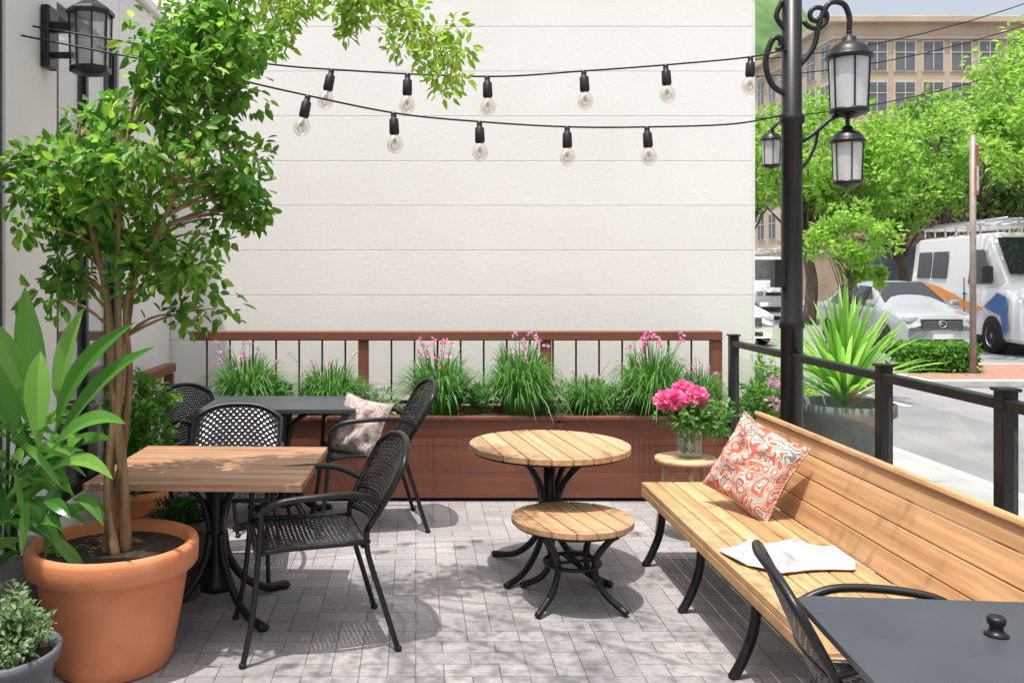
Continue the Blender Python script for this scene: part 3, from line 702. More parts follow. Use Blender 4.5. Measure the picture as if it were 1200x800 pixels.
# ------------------------------------------------------------------ bench
be=thing('slatted_bench','long honey-coloured slatted wooden bench with black iron legs','bench',(1.4,4.0,0))
b=B(); y0,y1=2.2,5.68; cy=(y0+y1)/2-4.0; ln=y1-y0
for i in range(6):
    b.box((.05+i*.1,cy,.447),(.094,ln,.034))
b.box((.014,cy,.405),(.026,ln-.02,.048)); b.obj('seat',m_benchwood,be,bevel=.005)
b=B(); lean=R(17)
for i in range(4):
    t=.058+i*.116; x=.615+t*math.sin(lean); z=.455+t*math.cos(lean); b.box((x,cy+.02,z),(.028,ln,.1125),rot=(0,lean,0))
b.box((.615+.43*math.sin(lean)+.022,cy+.02,.455+.43*math.cos(lean)+.012),(.10,ln+.01,.024),rot=(0,lean,0))
b.obj('backrest',m_benchwood,be,bevel=.005)
for y in (5.5,4.75,3.98,3.2,2.4):
    b=B(); yy=y-4
    b.tube(sm([(.06,yy,.425),(.085,yy,.34),(.07,yy,.2),(.02,yy,.07),(-.02,yy,.0)],6),.023,8)
    b.tube(sm([(.56,yy,.425),(.55,yy,.34),(.57,yy,.2),(.62,yy,.07),(.66,yy,.0)],6),.023,8)
    b.tube([(.05,yy,.415),(.62,yy,.415)],.012,6)
    b.tube(sm([(.58,yy,.40),(.67,yy,.5),(.735,yy,.70),(.765,yy,.84)],5),.014,8)
    b.obj('leg',m_iron,be)

def pillow(name,label,size,thick,m,loc,rot,seed=0):
    n=26; vs=[];fs=[]
    def edge(x,y):
        wob=.04*mnoise.noise(Vector((x*1.5+seed,y*1.5,7)))
        return x*(1-.10*(1-y*y))+wob, y*(1-.10*(1-x*x))+wob*.7
    for side in(1,-1):
        for i in range(n+1):
            for j in range(n+1):
                x=2*i/n-1; y=2*j/n-1
                px,py=edge(x,y)
                t=max((1-x*x)*(1-y*y),0)**.40*thick*.5
                w=mnoise.noise(Vector((x*2.2+seed,y*2.2,side)))*.05*(1-x*x)*(1-y*y)*2.4
                cr=mnoise.noise(Vector((x*5+seed,y*5,side*3)))*.014*((1-x*x)*(1-y*y))**.3
                vs.append((px*size/2,py*size/2,side*(t+w*.6+cr)))
    o=(n+1)**2
    for i in range(n):
        for j in range(n):
            a=i*(n+1)+j; fs.append((a,a+n+1,a+n+2,a+1)); fs.append((o+a,o+a+1,o+a+n+2,o+a+n+1))
    b=B(); b.add(vs,fs,0,True)
    b.tube([ (px*size/2,py*size/2,0) for px,py in [edge(x,y) for x,y in [(-1+2*k/10,-1) for k in range(10)]+[(1,-1+2*k/10) for k in range(10)]+[(1-2*k/10,1) for k in range(10)]+[(-1,1-2*k/10) for k in range(10)]]],.005,6,closed=True)
    ob=b.obj(name,m,None,loc=loc); ob.rotation_euler=rot
    return props(ob,label,'cushion')
def face_rot(nrm,roll):
    z=Vector(nrm).normalized(); x=Vector((0,0,1)).cross(z).normalized(); y=z.cross(x)
    M=Matrix((x,y,z)).transposed(); return (M@Matrix.Rotation(roll,3,'Z')).to_euler()
pillow('throw_pillow','cream cushion with red and grey paisley leaning on bench',.47,.18,m_pillow,(1.84,4.97,.71),face_rot((-.76,-.52,.40),R(-18)))
pillow('seat_cushion','muted floral cushion leaning on the woven chair',.40,.15,m_pillow2,(-.38,6.27,.71),face_rot((-.5,-.78,.35),R(-8)),4)

# crumpled cloth
n=50; vs=[];fs=[]
for i in range(n+1):
    for j in range(n+1):
        u=i/n-.5; v=j/n-.5
        e_=mnoise.noise(Vector((u*2.5,v*2.5,5)))*.10; f_=mnoise.noise(Vector((u*2.5,v*2.5,9)))*.10
        rdg=abs(mnoise.noise(Vector((u*3.4+e_*6,v*2.0,1))))*.075+(.5+.5*mnoise.noise(Vector((u*6+f_*8,v*5,3))))*.03
        edge=min(1,(.5-max(abs(u),abs(v)))*6)
        X=u*.46+e_; Y=v*.36+f_; Z=.005+rdg*(.2+.8*edge)+.008*edge
        vs.append((X,Y,Z))
for i in range(n):
    for j in range(n):
        a=i*(n+1)+j; fs.append((a,a+n+1,a+n+2,a+1))
b=B(); b.add(vs,fs,0,True); o=b.obj('crumpled_cloth',m_cloth,loc=(1.70,4.16,.466),rot=(0,0,R(25)))
so=o.modifiers.new('s','SOLIDIFY'); so.thickness=.004; so.offset=1
props(o,'crumpled off-white linen cloth lying on the bench seat','cloth')

# ------------------------------------------------------------------ glass railing + lamp post
gr=thing('glass_railing','black steel railing with glass panels along the street','railing',(2.43,0,0))
ys=[6.98,4.74,3.76,2.7,1.6]
for y in ys:
    b=B(); b.box((0,0,.64),(.065,.065,1.28)); b.box((0,0,1.286),(.085,.085,.014)); b.box((0,0,.008),(.13,.13,.016)); b.obj('post',m_black,gr,bevel=.004,loc=(0,y,0))
b=B(); b.box((0,4.28,1.225),(.055,5.32,.045)); b.obj('top_rail',m_black,gr,bevel=.004)
b=B(); b.box((0,4.28,.10),(.04,5.32,.03)); b.obj('bottom_rail',m_black,gr,bevel=.003)
for a,c in [(6.98,5.9),(5.9,4.74),(4.74,3.76),(3.76,2.7),(2.7,1.6)]:
    b=B(); b.box((0,(a+c)/2,.64),(.012,a-c-.12,.98)); b.obj('glass_panel',m_glass,gr)
lp=thing('lamp_post','tall black lamp post with scroll brackets and hanging lanterns','lamp post',(2.43,5.9,0))
b=B(); b.lathe([(.001,0),(.12,0),(.12,.03),(.085,.06),(.07,.12),(.068,1.4),(.078,1.41),(.078,1.45),(.066,1.47),(.064,2.72),(.078,2.73),(.078,2.77),(.062,2.79),(.06,4.3),(.001,4.3)],24); b.obj('pole',m_black,lp)
def spiral(c,r0,r1,a0,turns,n=28):
    return [(c[0]+(r0+(r1-r0)*k/n)*math.cos(a0+turns*2*math.pi*k/n),c[1],c[2]+(r0+(r1-r0)*k/n)*math.sin(a0+turns*2*math.pi*k/n)) for k in range(n+1)]
b=B()
b.tube(sm([(0.05,0,3.10),(.14,0,3.22),(.18,0,3.38),(.24,0,3.50),(.33,0,3.50),(.37,0,3.42),(.37,0,3.33)],6),.018,8)
b.tube(spiral((.16,0,3.42),.09,.02,R(200),1.4),.016,8)
b.tube(sm([(-.05,0,2.92),(-.13,0,2.98),(-.17,0,3.12),(-.13,0,3.26),(-.08,0,3.28),(-.07,0,3.22),(-.10,0,3.20)],6),.019,8)
b.tube(sm([(-.05,0,3.34),(-.1,0,3.42),(-.06,0,3.52)],6),.017,8)
b.tube(sm([(.05,0,2.60),(.14,0,2.66),(.26,0,2.76),(.35,0,2.78),(.36,0,2.74)],6),.014,8)
b.tube(sm([(.05,0,2.42),(.1,0,2.48),(.15,0,2.58),(.17,0,2.68)],6),.010,8)
b.tube(sm([(.03,.05,2.76),(.06,.3,2.80),(.10,.6,2.78)],6),.011,8)
b.obj('scroll_bracket',m_black,lp)
def lantern(loc,s):
    b=B()
    b.lathe([(.001,.60),(.012,.60),(.022,.585),(.012,.57),(.03,.555),(.045,.55),(.05,.52),(.095,.50),(.125,.47),(.14,.435),(.152,.43),(.152,.405),(.135,.40),(.001,.40)],24)
    b.lathe([(.001,.0),(.03,.0),(.05,.01),(.115,.03),(.128,.04),(.128,.065),(.001,.065)],24)
    for k in range(6):
        a=2*math.pi*(k+.35)/6; b.tube([(.132*math.cos(a),.132*math.sin(a),.405),(.120*math.cos(a),.120*math.sin(a),.06)],.006,4)
    l=b.obj('lantern',m_black,lp,loc=loc); l.scale=(s,)*3
    g=B(); g.lathe([(.124,.40),(.114,.065)],24); g.obj('lantern_glass',m_lant,l)
lantern((.37,0,2.76),.95); lantern((.36,0,2.31),.72); lantern((.10,.6,2.50),.5)
b=B(); b.box((-.09,0,1.76),(.07,.09,.18)); b.obj('junction_box',m_black,lp,bevel=.006)

# ------------------------------------------------------------------ string lights
def strand(label,pts,bulbs):
    e=thing('string_light',label,'string lights',(0,0,0),0,'festoon strands over the patio')
    P=sm(pts,14); b=B(); b.tube(P,.0055,6); b.obj('cable',m_black,e)
    for i,x in enumerate(bulbs):
        k=min(range(len(P)),key=lambda q:abs(P[q].x-x)); p=P[k]
        tl=random.uniform(-.07,.07) if i else .2
        b=B(); b.lathe([(.001,.004),(.014,.004),(.017,-.01),(.017,-.03),(.028,-.04),(.030,-.115),(.027,-.125),(.024,-.128),(.001,-.128)],14)
        s=b.obj('socket',m_black,e,loc=p,rot=(0,tl,0))
        g=B(); g.lathe([(.022,-.128),(.030,-.138),(.044,-.158),(.050,-.182),(.047,-.205),(.034,-.226),(.016,-.238),(.001,-.241)],18); g.obj('light_bulb',m_bulb,s)
        g=B(); g.lathe([(.010,-.128),(.008,-.16),(.012,-.175),(.001,-.19)],8)
        for q in range(5):
            a=q*1.257; g.tube([(.008*math.cos(a),.008*math.sin(a),-.150),(.028*math.cos(a),.028*math.sin(a),-.2),(.012*math.cos(a+.8),.012*math.sin(a+.8),-.215)],.0018,4)
        g.obj('filament',m_fil,s)
strand('black festoon cable with clear bulbs strung from shop to post',[(-2.14,5.1,3.14),(-1.0,5.28,2.99),(-.4,5.38,2.955),(.43,5.5,2.945),(1.03,5.6,3.0),(1.56,5.7,3.06),(2.1,5.8,3.13),(2.40,5.87,3.20)],[-.51,-.06,.43,1.03,1.555,2.12])
strand('black festoon cable with clear bulbs hanging lower across patio',[(-2.14,4.95,3.05),(-1.2,5.05,2.88),(-.74,5.2,2.80),(-.13,5.35,2.70),(.38,5.45,2.665),(.92,5.55,2.65),(1.43,5.65,2.665),(2.0,5.75,2.70),(2.38,5.87,2.78)],[-.61,-.135,.38,.92,1.43])

# ------------------------------------------------------------------ street planting
yp=thing('potted_yucca','spiky yucca in a round grey concrete planter','plant',(3.52,7.5,0))
b=B(); b.lathe([(.001,0),(.24,0),(.27,.02),(.36,.6),(.39,.61),(.39,.70),(.36,.70),(.34,.62),(.001,.62)],36); b.obj('pot_body',m_planterg,yp)
b=B(); rd=random.Random(5)
for i in range(150):
    a=rd.random()*6.283; el=rd.uniform(.38,1.45); L=rd.uniform(.65,1.05); d=Vector((math.cos(a)*math.cos(el),math.sin(a)*math.cos(el),math.sin(el)))
    p0=Vector((0,0,.66+.12*rd.random())); tip=p0+d*L-Vector((0,0,.12*math.cos(el))); c=p0+d*L*.55+Vector((0,0,.08))
    ribbon(b,bez(p0,c,tip,7),.055,lambda t:min(1,.55+t)*(1-t)**.55+.02,hint=rd.uniform(-.3,.3),fold=.35)
b.obj('foliage',m_yucca,yp)
for (x,y,r,h,lab,m_) in [(2.85,7.35,.24,.95,'leafy street-side shrub with pink blooms behind glass',m_leafA),(3.2,8.9,.40,1.05,'rounded green shrub growing beside the white wall',m_street2),(3.45,9.9,.45,.9,'rounded green shrub growing beside the white wall',m_street2),(4.3,10.6,.42,.6,'loose light green shrub along the sidewalk edge',m_street)]:
    e=thing('shrub',lab,'shrub',(x,y,0),0,'shrubs along the sidewalk')
    b=B(); cs=[]
    for i in range(34):
        a=random.random()*6.283; q=random.random()**.5; p=(r*q*math.cos(a),r*q*math.sin(a),.08+(h-.1)*random.random()*(1-.35*q*q)); cs.append((p,r*.4)); b.tube([(0,0,0),(p[0]*.5,p[1]*.5,p[2]*.6),p],.006,4)
    b.obj('stem',m_bark2,e); C,D=clump_leaves(cs,60,1,.15); C[:,2]=np.maximum(C[:,2],.02)
    leaves_mesh('foliage',C,D,.065,.034,m_,e)
    if x<3:
        C,D=clump_leaves([((random.uniform(-.2,.2),random.uniform(-.2,.2),random.uniform(.6,.95)),.05) for _ in range(9)],16,1,.3); leaves_mesh('flower',C,D,.04,.03,m_lilac,e)
hd=thing('clipped_hedge','low clipped green hedge on brick traffic island','hedge',(9.25,16.3,0))
n=3800; C=np.stack([rng.uniform(-.62,.62,n),rng.uniform(-.4,.4,n),rng.uniform(.02,.50,n)],1)
leaves_mesh('foliage',C,rng.normal(size=(n,3))+[0,0,.3],.09,.05,m_leafA,hd)
b=B()
for i in range(6): b.tube([(-.5+i*.2,0,0),(-.5+i*.2,.05,.4)],.015,5)
b.obj('stem',m_bark2,hd)

def street_tree(label,loc,h,lob,ls,m_,per=42,tr=.16,seed=1,name='street_tree'):
    rd=random.Random(seed); e=thing(name,label,'tree',loc,0,'trees along the street')
    b=B(); top=Vector((rd.uniform(-.3,.3)*h*.1,0,h)); tk=sm([(0,0,-.13),(.03*h,0,h*.35),(-.02*h,.02*h,h*.7),top],6)
    b.tube(tk,[tr*(1.25-.75*k/len(tk)) for k in range(len(tk))],10)
    cs=[]
    for c,r,n in lob:
        k=0
        while k<n:
            d=rng.normal(size=3); d/=np.linalg.norm(d); p=np.array(c)+d*(.35+.65*rng.random()**.6)*np.array(r)
            if mnoise.noise(Vector(p/ max(r)*2.3+np.array([seed*7.1]*3)))<-.15: continue
            cs.append((tuple(p),max(r)*.2*(.7+.6*rng.random()))); k+=1
    for p,r in cs[::2]:
        s=tk[rd.randrange(len(tk)//2,len(tk))]; P=Vector(p); b.tube(bez(s,(s+P)/2+Vector((0,0,.1*h*.3)),P,5),[tr*.3,tr*.24,tr*.17,tr*.1,tr*.05],5)
    b.obj('trunk',m_bark2,e); C,D=clump_leaves(cs,per,1,-.1)
    s=rng.uniform(.7,1.3,len(C))*ls; leaves_mesh('crown',C,D,s,s*.6,m_,e)
    return e
street_tree('slender young tree with light airy foliage',(6.3,13.2,0),1.7,[((0,0,2.25),(.62,.62,.5),42),((.25,0,1.75),(.35,.3,.25),10)],.075,m_street,per=50,tr=.035,seed=3,name='young_tree')
street_tree('broad street tree with bright sunlit foliage',(14.6,19.5,0),3.6,[((0,0,5.6),(2.5,2.2,2.0),95),((-1.6,0,4.5),(1.3,1.3,.9),26),((1.2,0,7.2),(1.6,1.5,1.2),34)],.14,m_street,per=85,seed=4)
street_tree('tall street tree with dense green crown',(14.2,33,0),4.0,[((0,0,6.0),(3.0,2.5,2.3),85),((1.5,0,4.6),(2,2,1.2),34)],.2,m_street,per=75,seed=5,tr=.2)
street_tree('tall street tree with dense green crown',(18.6,35,0),4.0,[((0,0,5.8),(3.0,2.5,2.4),85),((-1.5,0,4.2),(1.8,2,1.2),30)],.2,m_street,per=75,seed=6,tr=.2)
street_tree('tall street tree with dense green crown',(23.5,38,0),4.5,[((0,0,6.6),(3.4,2.7,2.8),90),((1.9,0,4.8),(2,2,1.2),30)],.24,m_street2,per=60,seed=7,tr=.22)
street_tree('tall street tree with dense green crown',(20.5,29,0),4.2,[((0,0,7.0),(3.0,2.6,2.6),90)],.2,m_street,per=65,seed=8,tr=.22)
street_tree('tall street tree with dense green crown',(17.0,48,0),4.2,[((0,0,7.2),(3.6,3,2.9),80)],.3,m_street2,per=50,seed=9,tr=.24)
street_tree('tall street tree with dense green crown',(30,52,0),5,[((0,0,8.0),(4.6,3,3.6),90)],.34,m_street2,per=50,seed=11,tr=.26)

# sign pole
sp=thing('street_sign_pole','slim grey street pole with narrow faded red sign','sign post',(9.52,15.6,0),R(48))
b=B(); b.tube([(0,0,0),(0,0,4.1)],.05,10); b.lathe([(.001,.03),(.12,.03),(.12,0)],12); b.obj('pole',m_galv,sp)
b=B(); b.box((0,-.06,3.5),(.24,.02,.85)); b.obj('sign_plate',m_signred,sp,bevel=.005)
b=B(); b.box((0,-.073,3.36),(.15,.004,.42)); b.obj('sign_face',m_whitepaint,sp)

# ------------------------------------------------------------------ vehicles (local +x = front)
def loft_body(b,st,belt,sill=.30,bot=.22):
    rings=[]
    for x,zt,w,wt in st:
        bl_=min(belt,zt-.05); half=[(0,zt+.015),(wt*.75,zt+.005),(wt,zt-.05),(w*.985,bl_),(w,bl_-.12*min(1,bl_)),(w,(bl_+sill)/2),(w*.985,sill),(w*.93,bot),(0,bot)]
        ring=[(x,y,z) for y,z in half]+[(x,-y,z) for y,z in half[-2:0:-1]]; rings.append(ring)
    n=len(rings[0]); vs=[p for r in rings for p in r]; fs=[]
    for i in range(len(rings)-1):
        for k in range(n): k2=(k+1)%n; fs.append((i*n+k,i*n+k2,(i+1)*n+k2,(i+1)*n+k))
    fs.append(tuple(range(n))); fs.append(tuple((len(rings)-1)*n+k for k in range(n-1,-1,-1)))
    b.add(vs,fs)
def wheel(e,x,y,r,w=.2):
    b=B(); b.lathe([(r*.62,-w/2),(r*.93,-w/2),(r,-w/2+.03),(r,w/2-.03),(r*.93,w/2),(r*.62,w/2)],28)
    t=b.obj('wheel',m_tyre,e,loc=(x,y,r),rot=(R(90),0,0))
    g=B(); g.lathe([(r*.63,-w/2+.01),(r*.6,-w/2+.03),(r*.56,-w/2+.05)],28); g.lathe([(r*.63,w/2-.01),(r*.6,w/2-.03),(r*.56,w/2-.05)],28)
    for s in(-1,1):
        for k in range(7):
            a=2*math.pi*k/7; g.box((r*.32*math.cos(a),r*.32*math.sin(a),s*(w/2-.035)),(r*.55,.045,.02),rot=(0,0,a))
        g.lathe([(.001,s*(w/2-.02)),(r*.14,s*(w/2-.02)),(r*.14,s*(w/2-.05))],12)
    g.lathe([(r*.6,0),(.001,0)],20,1)
    g.obj('rim',[m_rim,m_trim],t)
def arch(e,x,y,r):
    b=B(); sg=1 if y>0 else -1; n=22
    vs=[(x+r*1.16*math.cos(2*math.pi*k/n),y+sg*.006,max(.2,r+r*1.16*math.sin(2*math.pi*k/n))) for k in range(n)]
    vs2=[(a,y-sg*.35,c) for a,_,c in vs]; b.add(vs+vs2,[tuple(range(n))]+[(k,(k+1)%n,n+(k+1)%n,n+k) for k in range(n)])
    b.obj('wheel_arch',m_trim,e)
def sidepanel(e,name,m,pts,yf,off=.008):
    for s in(1,-1):
        b=B(); b.add([(x,s*(yf(z)+off),z) for x,z in pts],[tuple(range(len(pts)))]); b.obj(name,m,e)
def stripe(e,name,m,xs_,up,lo,y):
    # a band given by upper and lower edge heights at each x, laid proud of the body side
    for s in(1,-1):
        b=B(); n=len(xs_); b.add([(x,s*y,z) for x,z in zip(xs_,up)]+[(x,s*y,z) for x,z in zip(xs_,lo)],[(i,i+1,n+i+1,n+i) for i in range(n-1)]); b.obj(name,m,e)
def car(label,loc,rz,paint,tall=1.0,name='parked_car'):
    e=thing(name,label,'car',loc,rz,'cars parked along the street')
    H=1.47*tall; belt=.93*tall; w=.90
    st=[(-2.22,.80*tall,.74,.62),(-2.14,.98*tall,.83,.70),(-1.95,1.05*tall,.87,.70),(-1.62,1.22*tall,.89,.64),(-1.25,1.40*tall,.90,.62),(-.7,H-.01,w,.62),(0,H,w,.62),(.35,H-.05,w,.62),(1.12,1.0*tall,.90,.74),(1.6,.94*tall,.89,.76),(2.0,.84*tall,.86,.74),(2.14,.74*tall,.80,.70),(2.22,.60*tall,.74,.64)]
    b=B(); loft_body(b,st,belt); o=b.obj('body',paint,e)
    for p in o.data.polygons: p.use_smooth=True
    bv=o.modifiers.new('sub','SUBSURF'); bv.levels=1; bv.render_levels=1
    yf=lambda z: np.interp(z,[belt,H-.05],[.89,.63])
    sidepanel(e,'side_window',m_carglass,[(.95,belt+.04),(.42,H-.14),(-.18,H-.12),(-.18,belt+.04)],yf,.012); sidepanel(e,'side_window',m_carglass,[(-.24,belt+.04),(-.24,H-.12),(-.95,H-.15),(-1.35,belt+.1),(-1.3,belt+.04)],yf,.012)
    b=B(); b.add([(1.08,-.70,1.03*tall),(1.08,.70,1.03*tall),(.40,.57,H-.035),(.40,-.57,H-.035)],[(0,1,2,3)]); b.obj('windshield',m_carglass,e)
    b=B(); b.add([(-1.62,-.60,1.24*tall),(-1.62,.60,1.24*tall),(-1.0,.56,H-.04),(-1.0,-.56,H-.04)],[(0,3,2,1)]); b.obj('rear_window',m_carglass,e)
    for x in(1.38,-1.38):
        for y in(.885,-.885): arch(e,x,y,.34)
    for x in(1.38,-1.38):
        for y in(.80,-.80): wheel(e,x,y,.335)
    b=B(); b.box((2.20,0,.62*tall),(.06,.92,.24))
    for k in range(4): b.box((2.235,0,.54*tall+k*.05),(.015,.88,.012),mi=1)
    b.obj('grille',[m_trim,m_rim],e,bevel=.01)
    b=B(); b.tube([(2.245,.085*math.cos(t),.63*tall+.07*math.sin(t)) for t in np.linspace(0,2*math.pi,21)[:-1]],.011,6,closed=True); b.tube([(2.245,-.08,.63*tall),(2.245,.08,.63*tall)],.010,6); b.obj('emblem',m_rim,e)
    for s in(1,-1):
        b=B(); b.box((2.08,s*.65,.73*tall),(.20,.32,.13),rot=(0,0,-s*.35)); b.obj('headlight',m_lampg,e,bevel=.03)
        b=B(); b.box((2.16,s*.62,.42*tall),(.10,.2,.09)); b.obj('fog_light',m_trim,e,bevel=.02)
        b=B(); b.box((1.0,s*.99,1.02*tall),(.12,.20,.12)); b.obj('side_mirror',paint,e,bevel=.03)
        b=B(); b.box((-2.14,s*.66,.86*tall),(.12,.26,.14)); b.obj('tail_light',m_signred,e,bevel=.02)
    b=B(); b.box((2.17,0,.33),(.12,1.0,.12)); b.obj('bumper_intake',m_trim,e,bevel=.02)
    b=B(); b.box((2.25,0,.44),(.02,.44,.11)); b.obj('licence_plate',m_whitepaint,e,bevel=.004)
    return e
def van(label,loc,rz,deco=True,scale=1):
    e=thing('parked_van',label,'van',loc,rz,'vans parked along the street',scale)
    st=[(-2.75,2.30,.93,.80),(-2.70,2.42,.97,.84),(-2.4,2.50,.99,.86),(1.0,2.50,.99,.86),(1.3,2.42,.99,.84),(2.02,1.52,.98,.82),(2.5,1.28,.95,.80),(2.72,1.12,.90,.76),(2.78,.85,.86,.72)]
    b=B(); loft_body(b,st,1.32,.34,.26); b.obj('body',m_white_car,e,bevel=.03)
    yf=lambda z: np.interp(z,[0,1.32,2.45],[.99,.975,.86])
    sidepanel(e,'side_window',m_carglass,[(1.74,1.42),(1.24,2.14),(.62,2.14),(.62,1.42)],yf,.025)
    sidepanel(e,'rear_side_window',m_carglass,[(-.55,1.52),(-.55,2.14),(-1.4,2.14),(-1.4,1.52)],yf,.025); sidepanel(e,'rear_side_window',m_carglass,[(-1.5,1.52),(-1.5,2.14),(-2.3,2.14),(-2.3,1.52)],yf,.025)
    b=B(); b.add([(1.99,-.78,1.60),(1.99,.78,1.60),(1.36,.74,2.36),(1.36,-.74,2.36)],[(0,1,2,3)]); o=b.obj('windshield',m_carglass,e); o.location=(.04,0,.03)
    if deco:
        X=[-2.65,-2.1,-1.5,-.9,-.3,.3,.9,1.35]
        stripe(e,'orange_stripe',m_orange,X,[1.44,1.43,1.40,1.33,1.22,1.09,.98,.93],[1.22,1.20,1.16,1.09,.99,.89,.82,.88],1.004)
        stripe(e,'orange_stripe',m_orange,X[:7],[1.14,1.12,1.07,.99,.90,.82,.77],[1.06,1.03,.97,.89,.81,.75,.74],1.004)
        stripe(e,'blue_stripe',m_blue,X[:7],[1.02,.99,.92,.84,.76,.70,.68],[.36,.36,.36,.36,.36,.36,.36],1.004)
        sidepanel(e,'blue_stripe',m_blue,[(2.0,1.25),(2.38,1.16),(2.42,.5),(2.24,.4),(2.13,.8),(1.75,.86),(1.4,.95)],lambda z:.985,.018)
        b=B(); b.box((2.74,0,.75),(.10,1.5,.5)); b.obj('blue_front_panel',m_blue,e,bevel=.03)
    for x in(1.75,-1.75):
        for y in(1.0,-1.0): arch(e,x,y,.36)
    for x in(1.75,-1.75):
        for y in(.92,-.92): wheel(e,x,y,.36,.22)
    b=B(); b.box((2.80,0,.42),(.08,1.7,.2)); b.obj('bumper',m_trim,e,bevel=.02)
    b=B(); b.box((2.79,0,1.02),(.06,1.0,.12)); b.obj('grille',m_trim,e,bevel=.02)
    for s in(1,-1):
        b=B(); b.box((2.66,s*.72,1.02),(.2,.26,.24)); b.obj('headlight',m_lampg,e,bevel=.04)
        b=B(); b.box((1.85,s*1.12,1.62),(.10,.2,.34)); b.obj('side_mirror',m_trim,e,bevel=.03)
        b=B(); b.box((.5,s*1.01,1.2),(.14,.02,.03)); b.obj('door_handle',m_trim,e)
        b=B(); b.box((.45,s*.998,1.0),(.014,.016,1.1)); b.obj('door_seam',m_trim,e)
        b=B(); b.box((0,s*.985,.30),(2.6,.05,.10)); b.obj('sill_trim',m_trim,e,bevel=.01)
    b=B()
    for x in(-2.2,-1.6,-1.0,-.4,.2,.8):
        b.tube([(x,-.85,2.68),(x,.85,2.68)],.022,6); b.tube([(x,-.82,2.50),(x,-.82,2.70)],.022,6); b.tube([(x,.82,2.50),(x,.82,2.70)],.022,6)
    for y in(-.85,-.5,-.2,.2,.5,.85): b.tube([(-2.5,y,2.71),(1.1,y,2.71)],.022,6)
    for y in(-.45,.45): b.tube([(-2.6,y,2.80),(1.2,y,2.80)],.03,6)
    for x in np.linspace(-2.5,1.1,12): b.tube([(x,-.45,2.80),(x,.45,2.80)],.015,6)
    b.obj('roof_rack',m_rim,e)
    return e
car('silver car facing out with chrome grille by the hedge',(11.75,22.6,-.12),R(-90),m_silver,1.14)
car('white car parked close to the white wall',(8.25,25.2,-.12),R(-90),m_white_car,1.0)
van('white van with orange and blue swoosh stripes and roof rack',(14.75,22.9,-.12),math.atan2(-5.3,-.85),True,1.13)
van('plain white van parked further along the street',(14.3,38.5,-.12),R(-92),False)

# ------------------------------------------------------------------ background buildings
def building(label,x,y,w,d,h,m_,fl,cols,scols,fh,z0=4.5,name='office_building',ww=1.5,wh=2.2):
    e=thing(name,label,'building',(x,y,-.13))
    b=B(); b.box((w/2,d/2,h/2),(w,d,h)); b.obj('wall',m_,e)
    for zz,g,t in((h+.2,1.0,.5),(h-1.2,.4,.25),(z0-.6,.4,.3)):
        b=B(); b.box((w/2,d/2,zz),(w+g,d+g,t)); b.obj('cornice',m_,e,bevel=.05)
    wm=B(); wm.box((0,0,0),(ww+.3,.12,wh+.3)); wm.box((0,-.07,0),(ww,.06,wh),mi=1); wm.box((0,-.11,0),(.07,.04,wh)); wm.box((0,-.112,wh*.12),(ww,.035,.07)); first=None; cnt=0
    for i in range(fl):
        for j in range(cols+scols):
            if cnt>=98: break
            if j<cols: p=((j+.5)*w/cols,0,z0+(i+.5)*fh); rz=0
            else: p=(0,(j-cols+.5)*d/scols,z0+(i+.5)*fh); rz=R(-90)
            if first is None: first=wm.obj('window',[m_frame,m_wglass],e,loc=p,rot=(0,0,rz))
            else:
                c=first.copy(); COL.objects.link(c); c.parent=e; c.location=p; c.rotation_euler=(0,0,rz)
            cnt+=1
    for j in range(max(2,cols//2)):
        b=B(); b.box(((j+.5)*w/max(2,cols//2),-.02,1.9),(w/max(2,cols//2)*.7,.1,3.0)); b.obj('shopfront',m_wglass,e)
    return e
building('ornate beige limestone office block with many windows',33,72,20,22,21.5,m_beige,5,9,8,3.2)
building('brown brick street building with shopfronts',26,55,26,10,9.5,m_brownb,1,9,3,3.2,4.6,'street_building')
building('beige apartment building across the road',55,62,20,18,17,m_beige,4,7,6,3.2)
# hill
b=B(); nx,ny=40,16; vs=[]
for i in range(nx+1):
    for j in range(ny+1):
        X=-120+360*i/nx; Y=190+140*j/ny; Z=86*math.exp(-((X-85)/60)**2)*math.sin(math.pi*j/ny)+5*mnoise.noise(Vector((X*.08,Y*.08,0)))-.5
        vs.append((X,Y,Z))
b.add(vs,[(i*(ny+1)+j,(i+1)*(ny+1)+j,(i+1)*(ny+1)+j+1,i*(ny+1)+j+1) for i in range(nx) for j in range(ny)],0,True)
o=b.obj('hill',m_hill); o['kind']='structure'
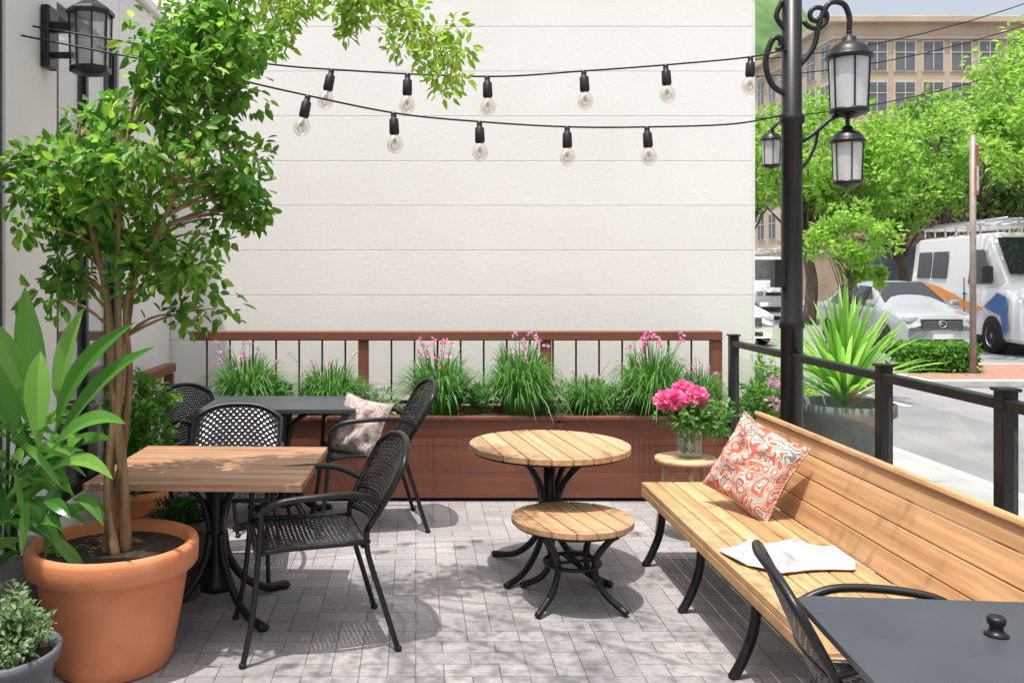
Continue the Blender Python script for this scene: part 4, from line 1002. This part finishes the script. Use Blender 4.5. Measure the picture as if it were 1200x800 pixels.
# overhead wires
for k,x in enumerate((9,26)):
    up_=thing('utility_pole','tall dark wooden utility pole carrying overhead wires','pole',(x,28,-.12),0,'utility poles')
    b=B(); b.tube([(0,0,0),(0,0,[8.6,13.9][k])],.12,8); b.obj('shaft',m_bark2,up_)
    b=B(); b.box((0,0,[8.1,13.3][k]),(.1,1.2,.1)); b.obj('crossarm',m_bark2,up_)
for z1,z2 in((8.2,13.4),(7.7,12.6),(6.4,11.4)):
    b=B(); b.tube([Vector((9,28,z1)).lerp(Vector((26,28,z2)),t)-Vector((0,0,1.2*4*t*(1-t))) for t in np.linspace(0,1,14)],.02,4)
    props(b.obj('overhead_wire',m_black),'thin black overhead wire sagging between utility poles','wire','overhead wires')

# ------------------------------------------------------------------ light, world, camera
dv=Vector((.15,.19,-.94)).normalized()
sl=bpy.data.lights.new('sun','SUN'); sl.energy=5.0; sl.angle=R(.7); sl.color=(1,.955,.89)
so=bpy.data.objects.new('sun',sl); COL.objects.link(so); so.rotation_euler=dv.to_track_quat('-Z','Y').to_euler(); so.location=(-3,-2,9)
w=bpy.data.worlds.new('World'); scene.world=w; w.use_nodes=True; nt=w.node_tree
bg=nt.nodes['Background']; sky=nt.nodes.new('ShaderNodeTexSky'); sky.sky_type='NISHITA'; sky.sun_disc=False
sky.sun_elevation=math.asin(-dv.z); sky.sun_rotation=math.atan2(-dv.x,-dv.y); sky.dust_density=5; sky.air_density=1.0; sky.ozone_density=1.0
hs=nt.nodes.new('ShaderNodeHueSaturation'); hs.inputs['Saturation'].default_value=.42; hs.inputs['Value'].default_value=1.5
nt.links.new(sky.outputs[0],hs.inputs['Color']); nt.links.new(hs.outputs[0],bg.inputs[0]); bg.inputs[1].default_value=.15
cd=bpy.data.cameras.new('camera'); cam=bpy.data.objects.new('camera',cd); COL.objects.link(cam)
cam.location=(0,0,1.77); cam.rotation_euler=(R(90),0,0); cd.lens=32.1; cd.sensor_width=36; cd.shift_x=.094; cd.shift_y=-.068; cd.clip_end=2000; cd.clip_start=.05
scene.camera=cam
scene.view_settings.view_transform='Standard'; scene.view_settings.look='None'; scene.view_settings.exposure=0
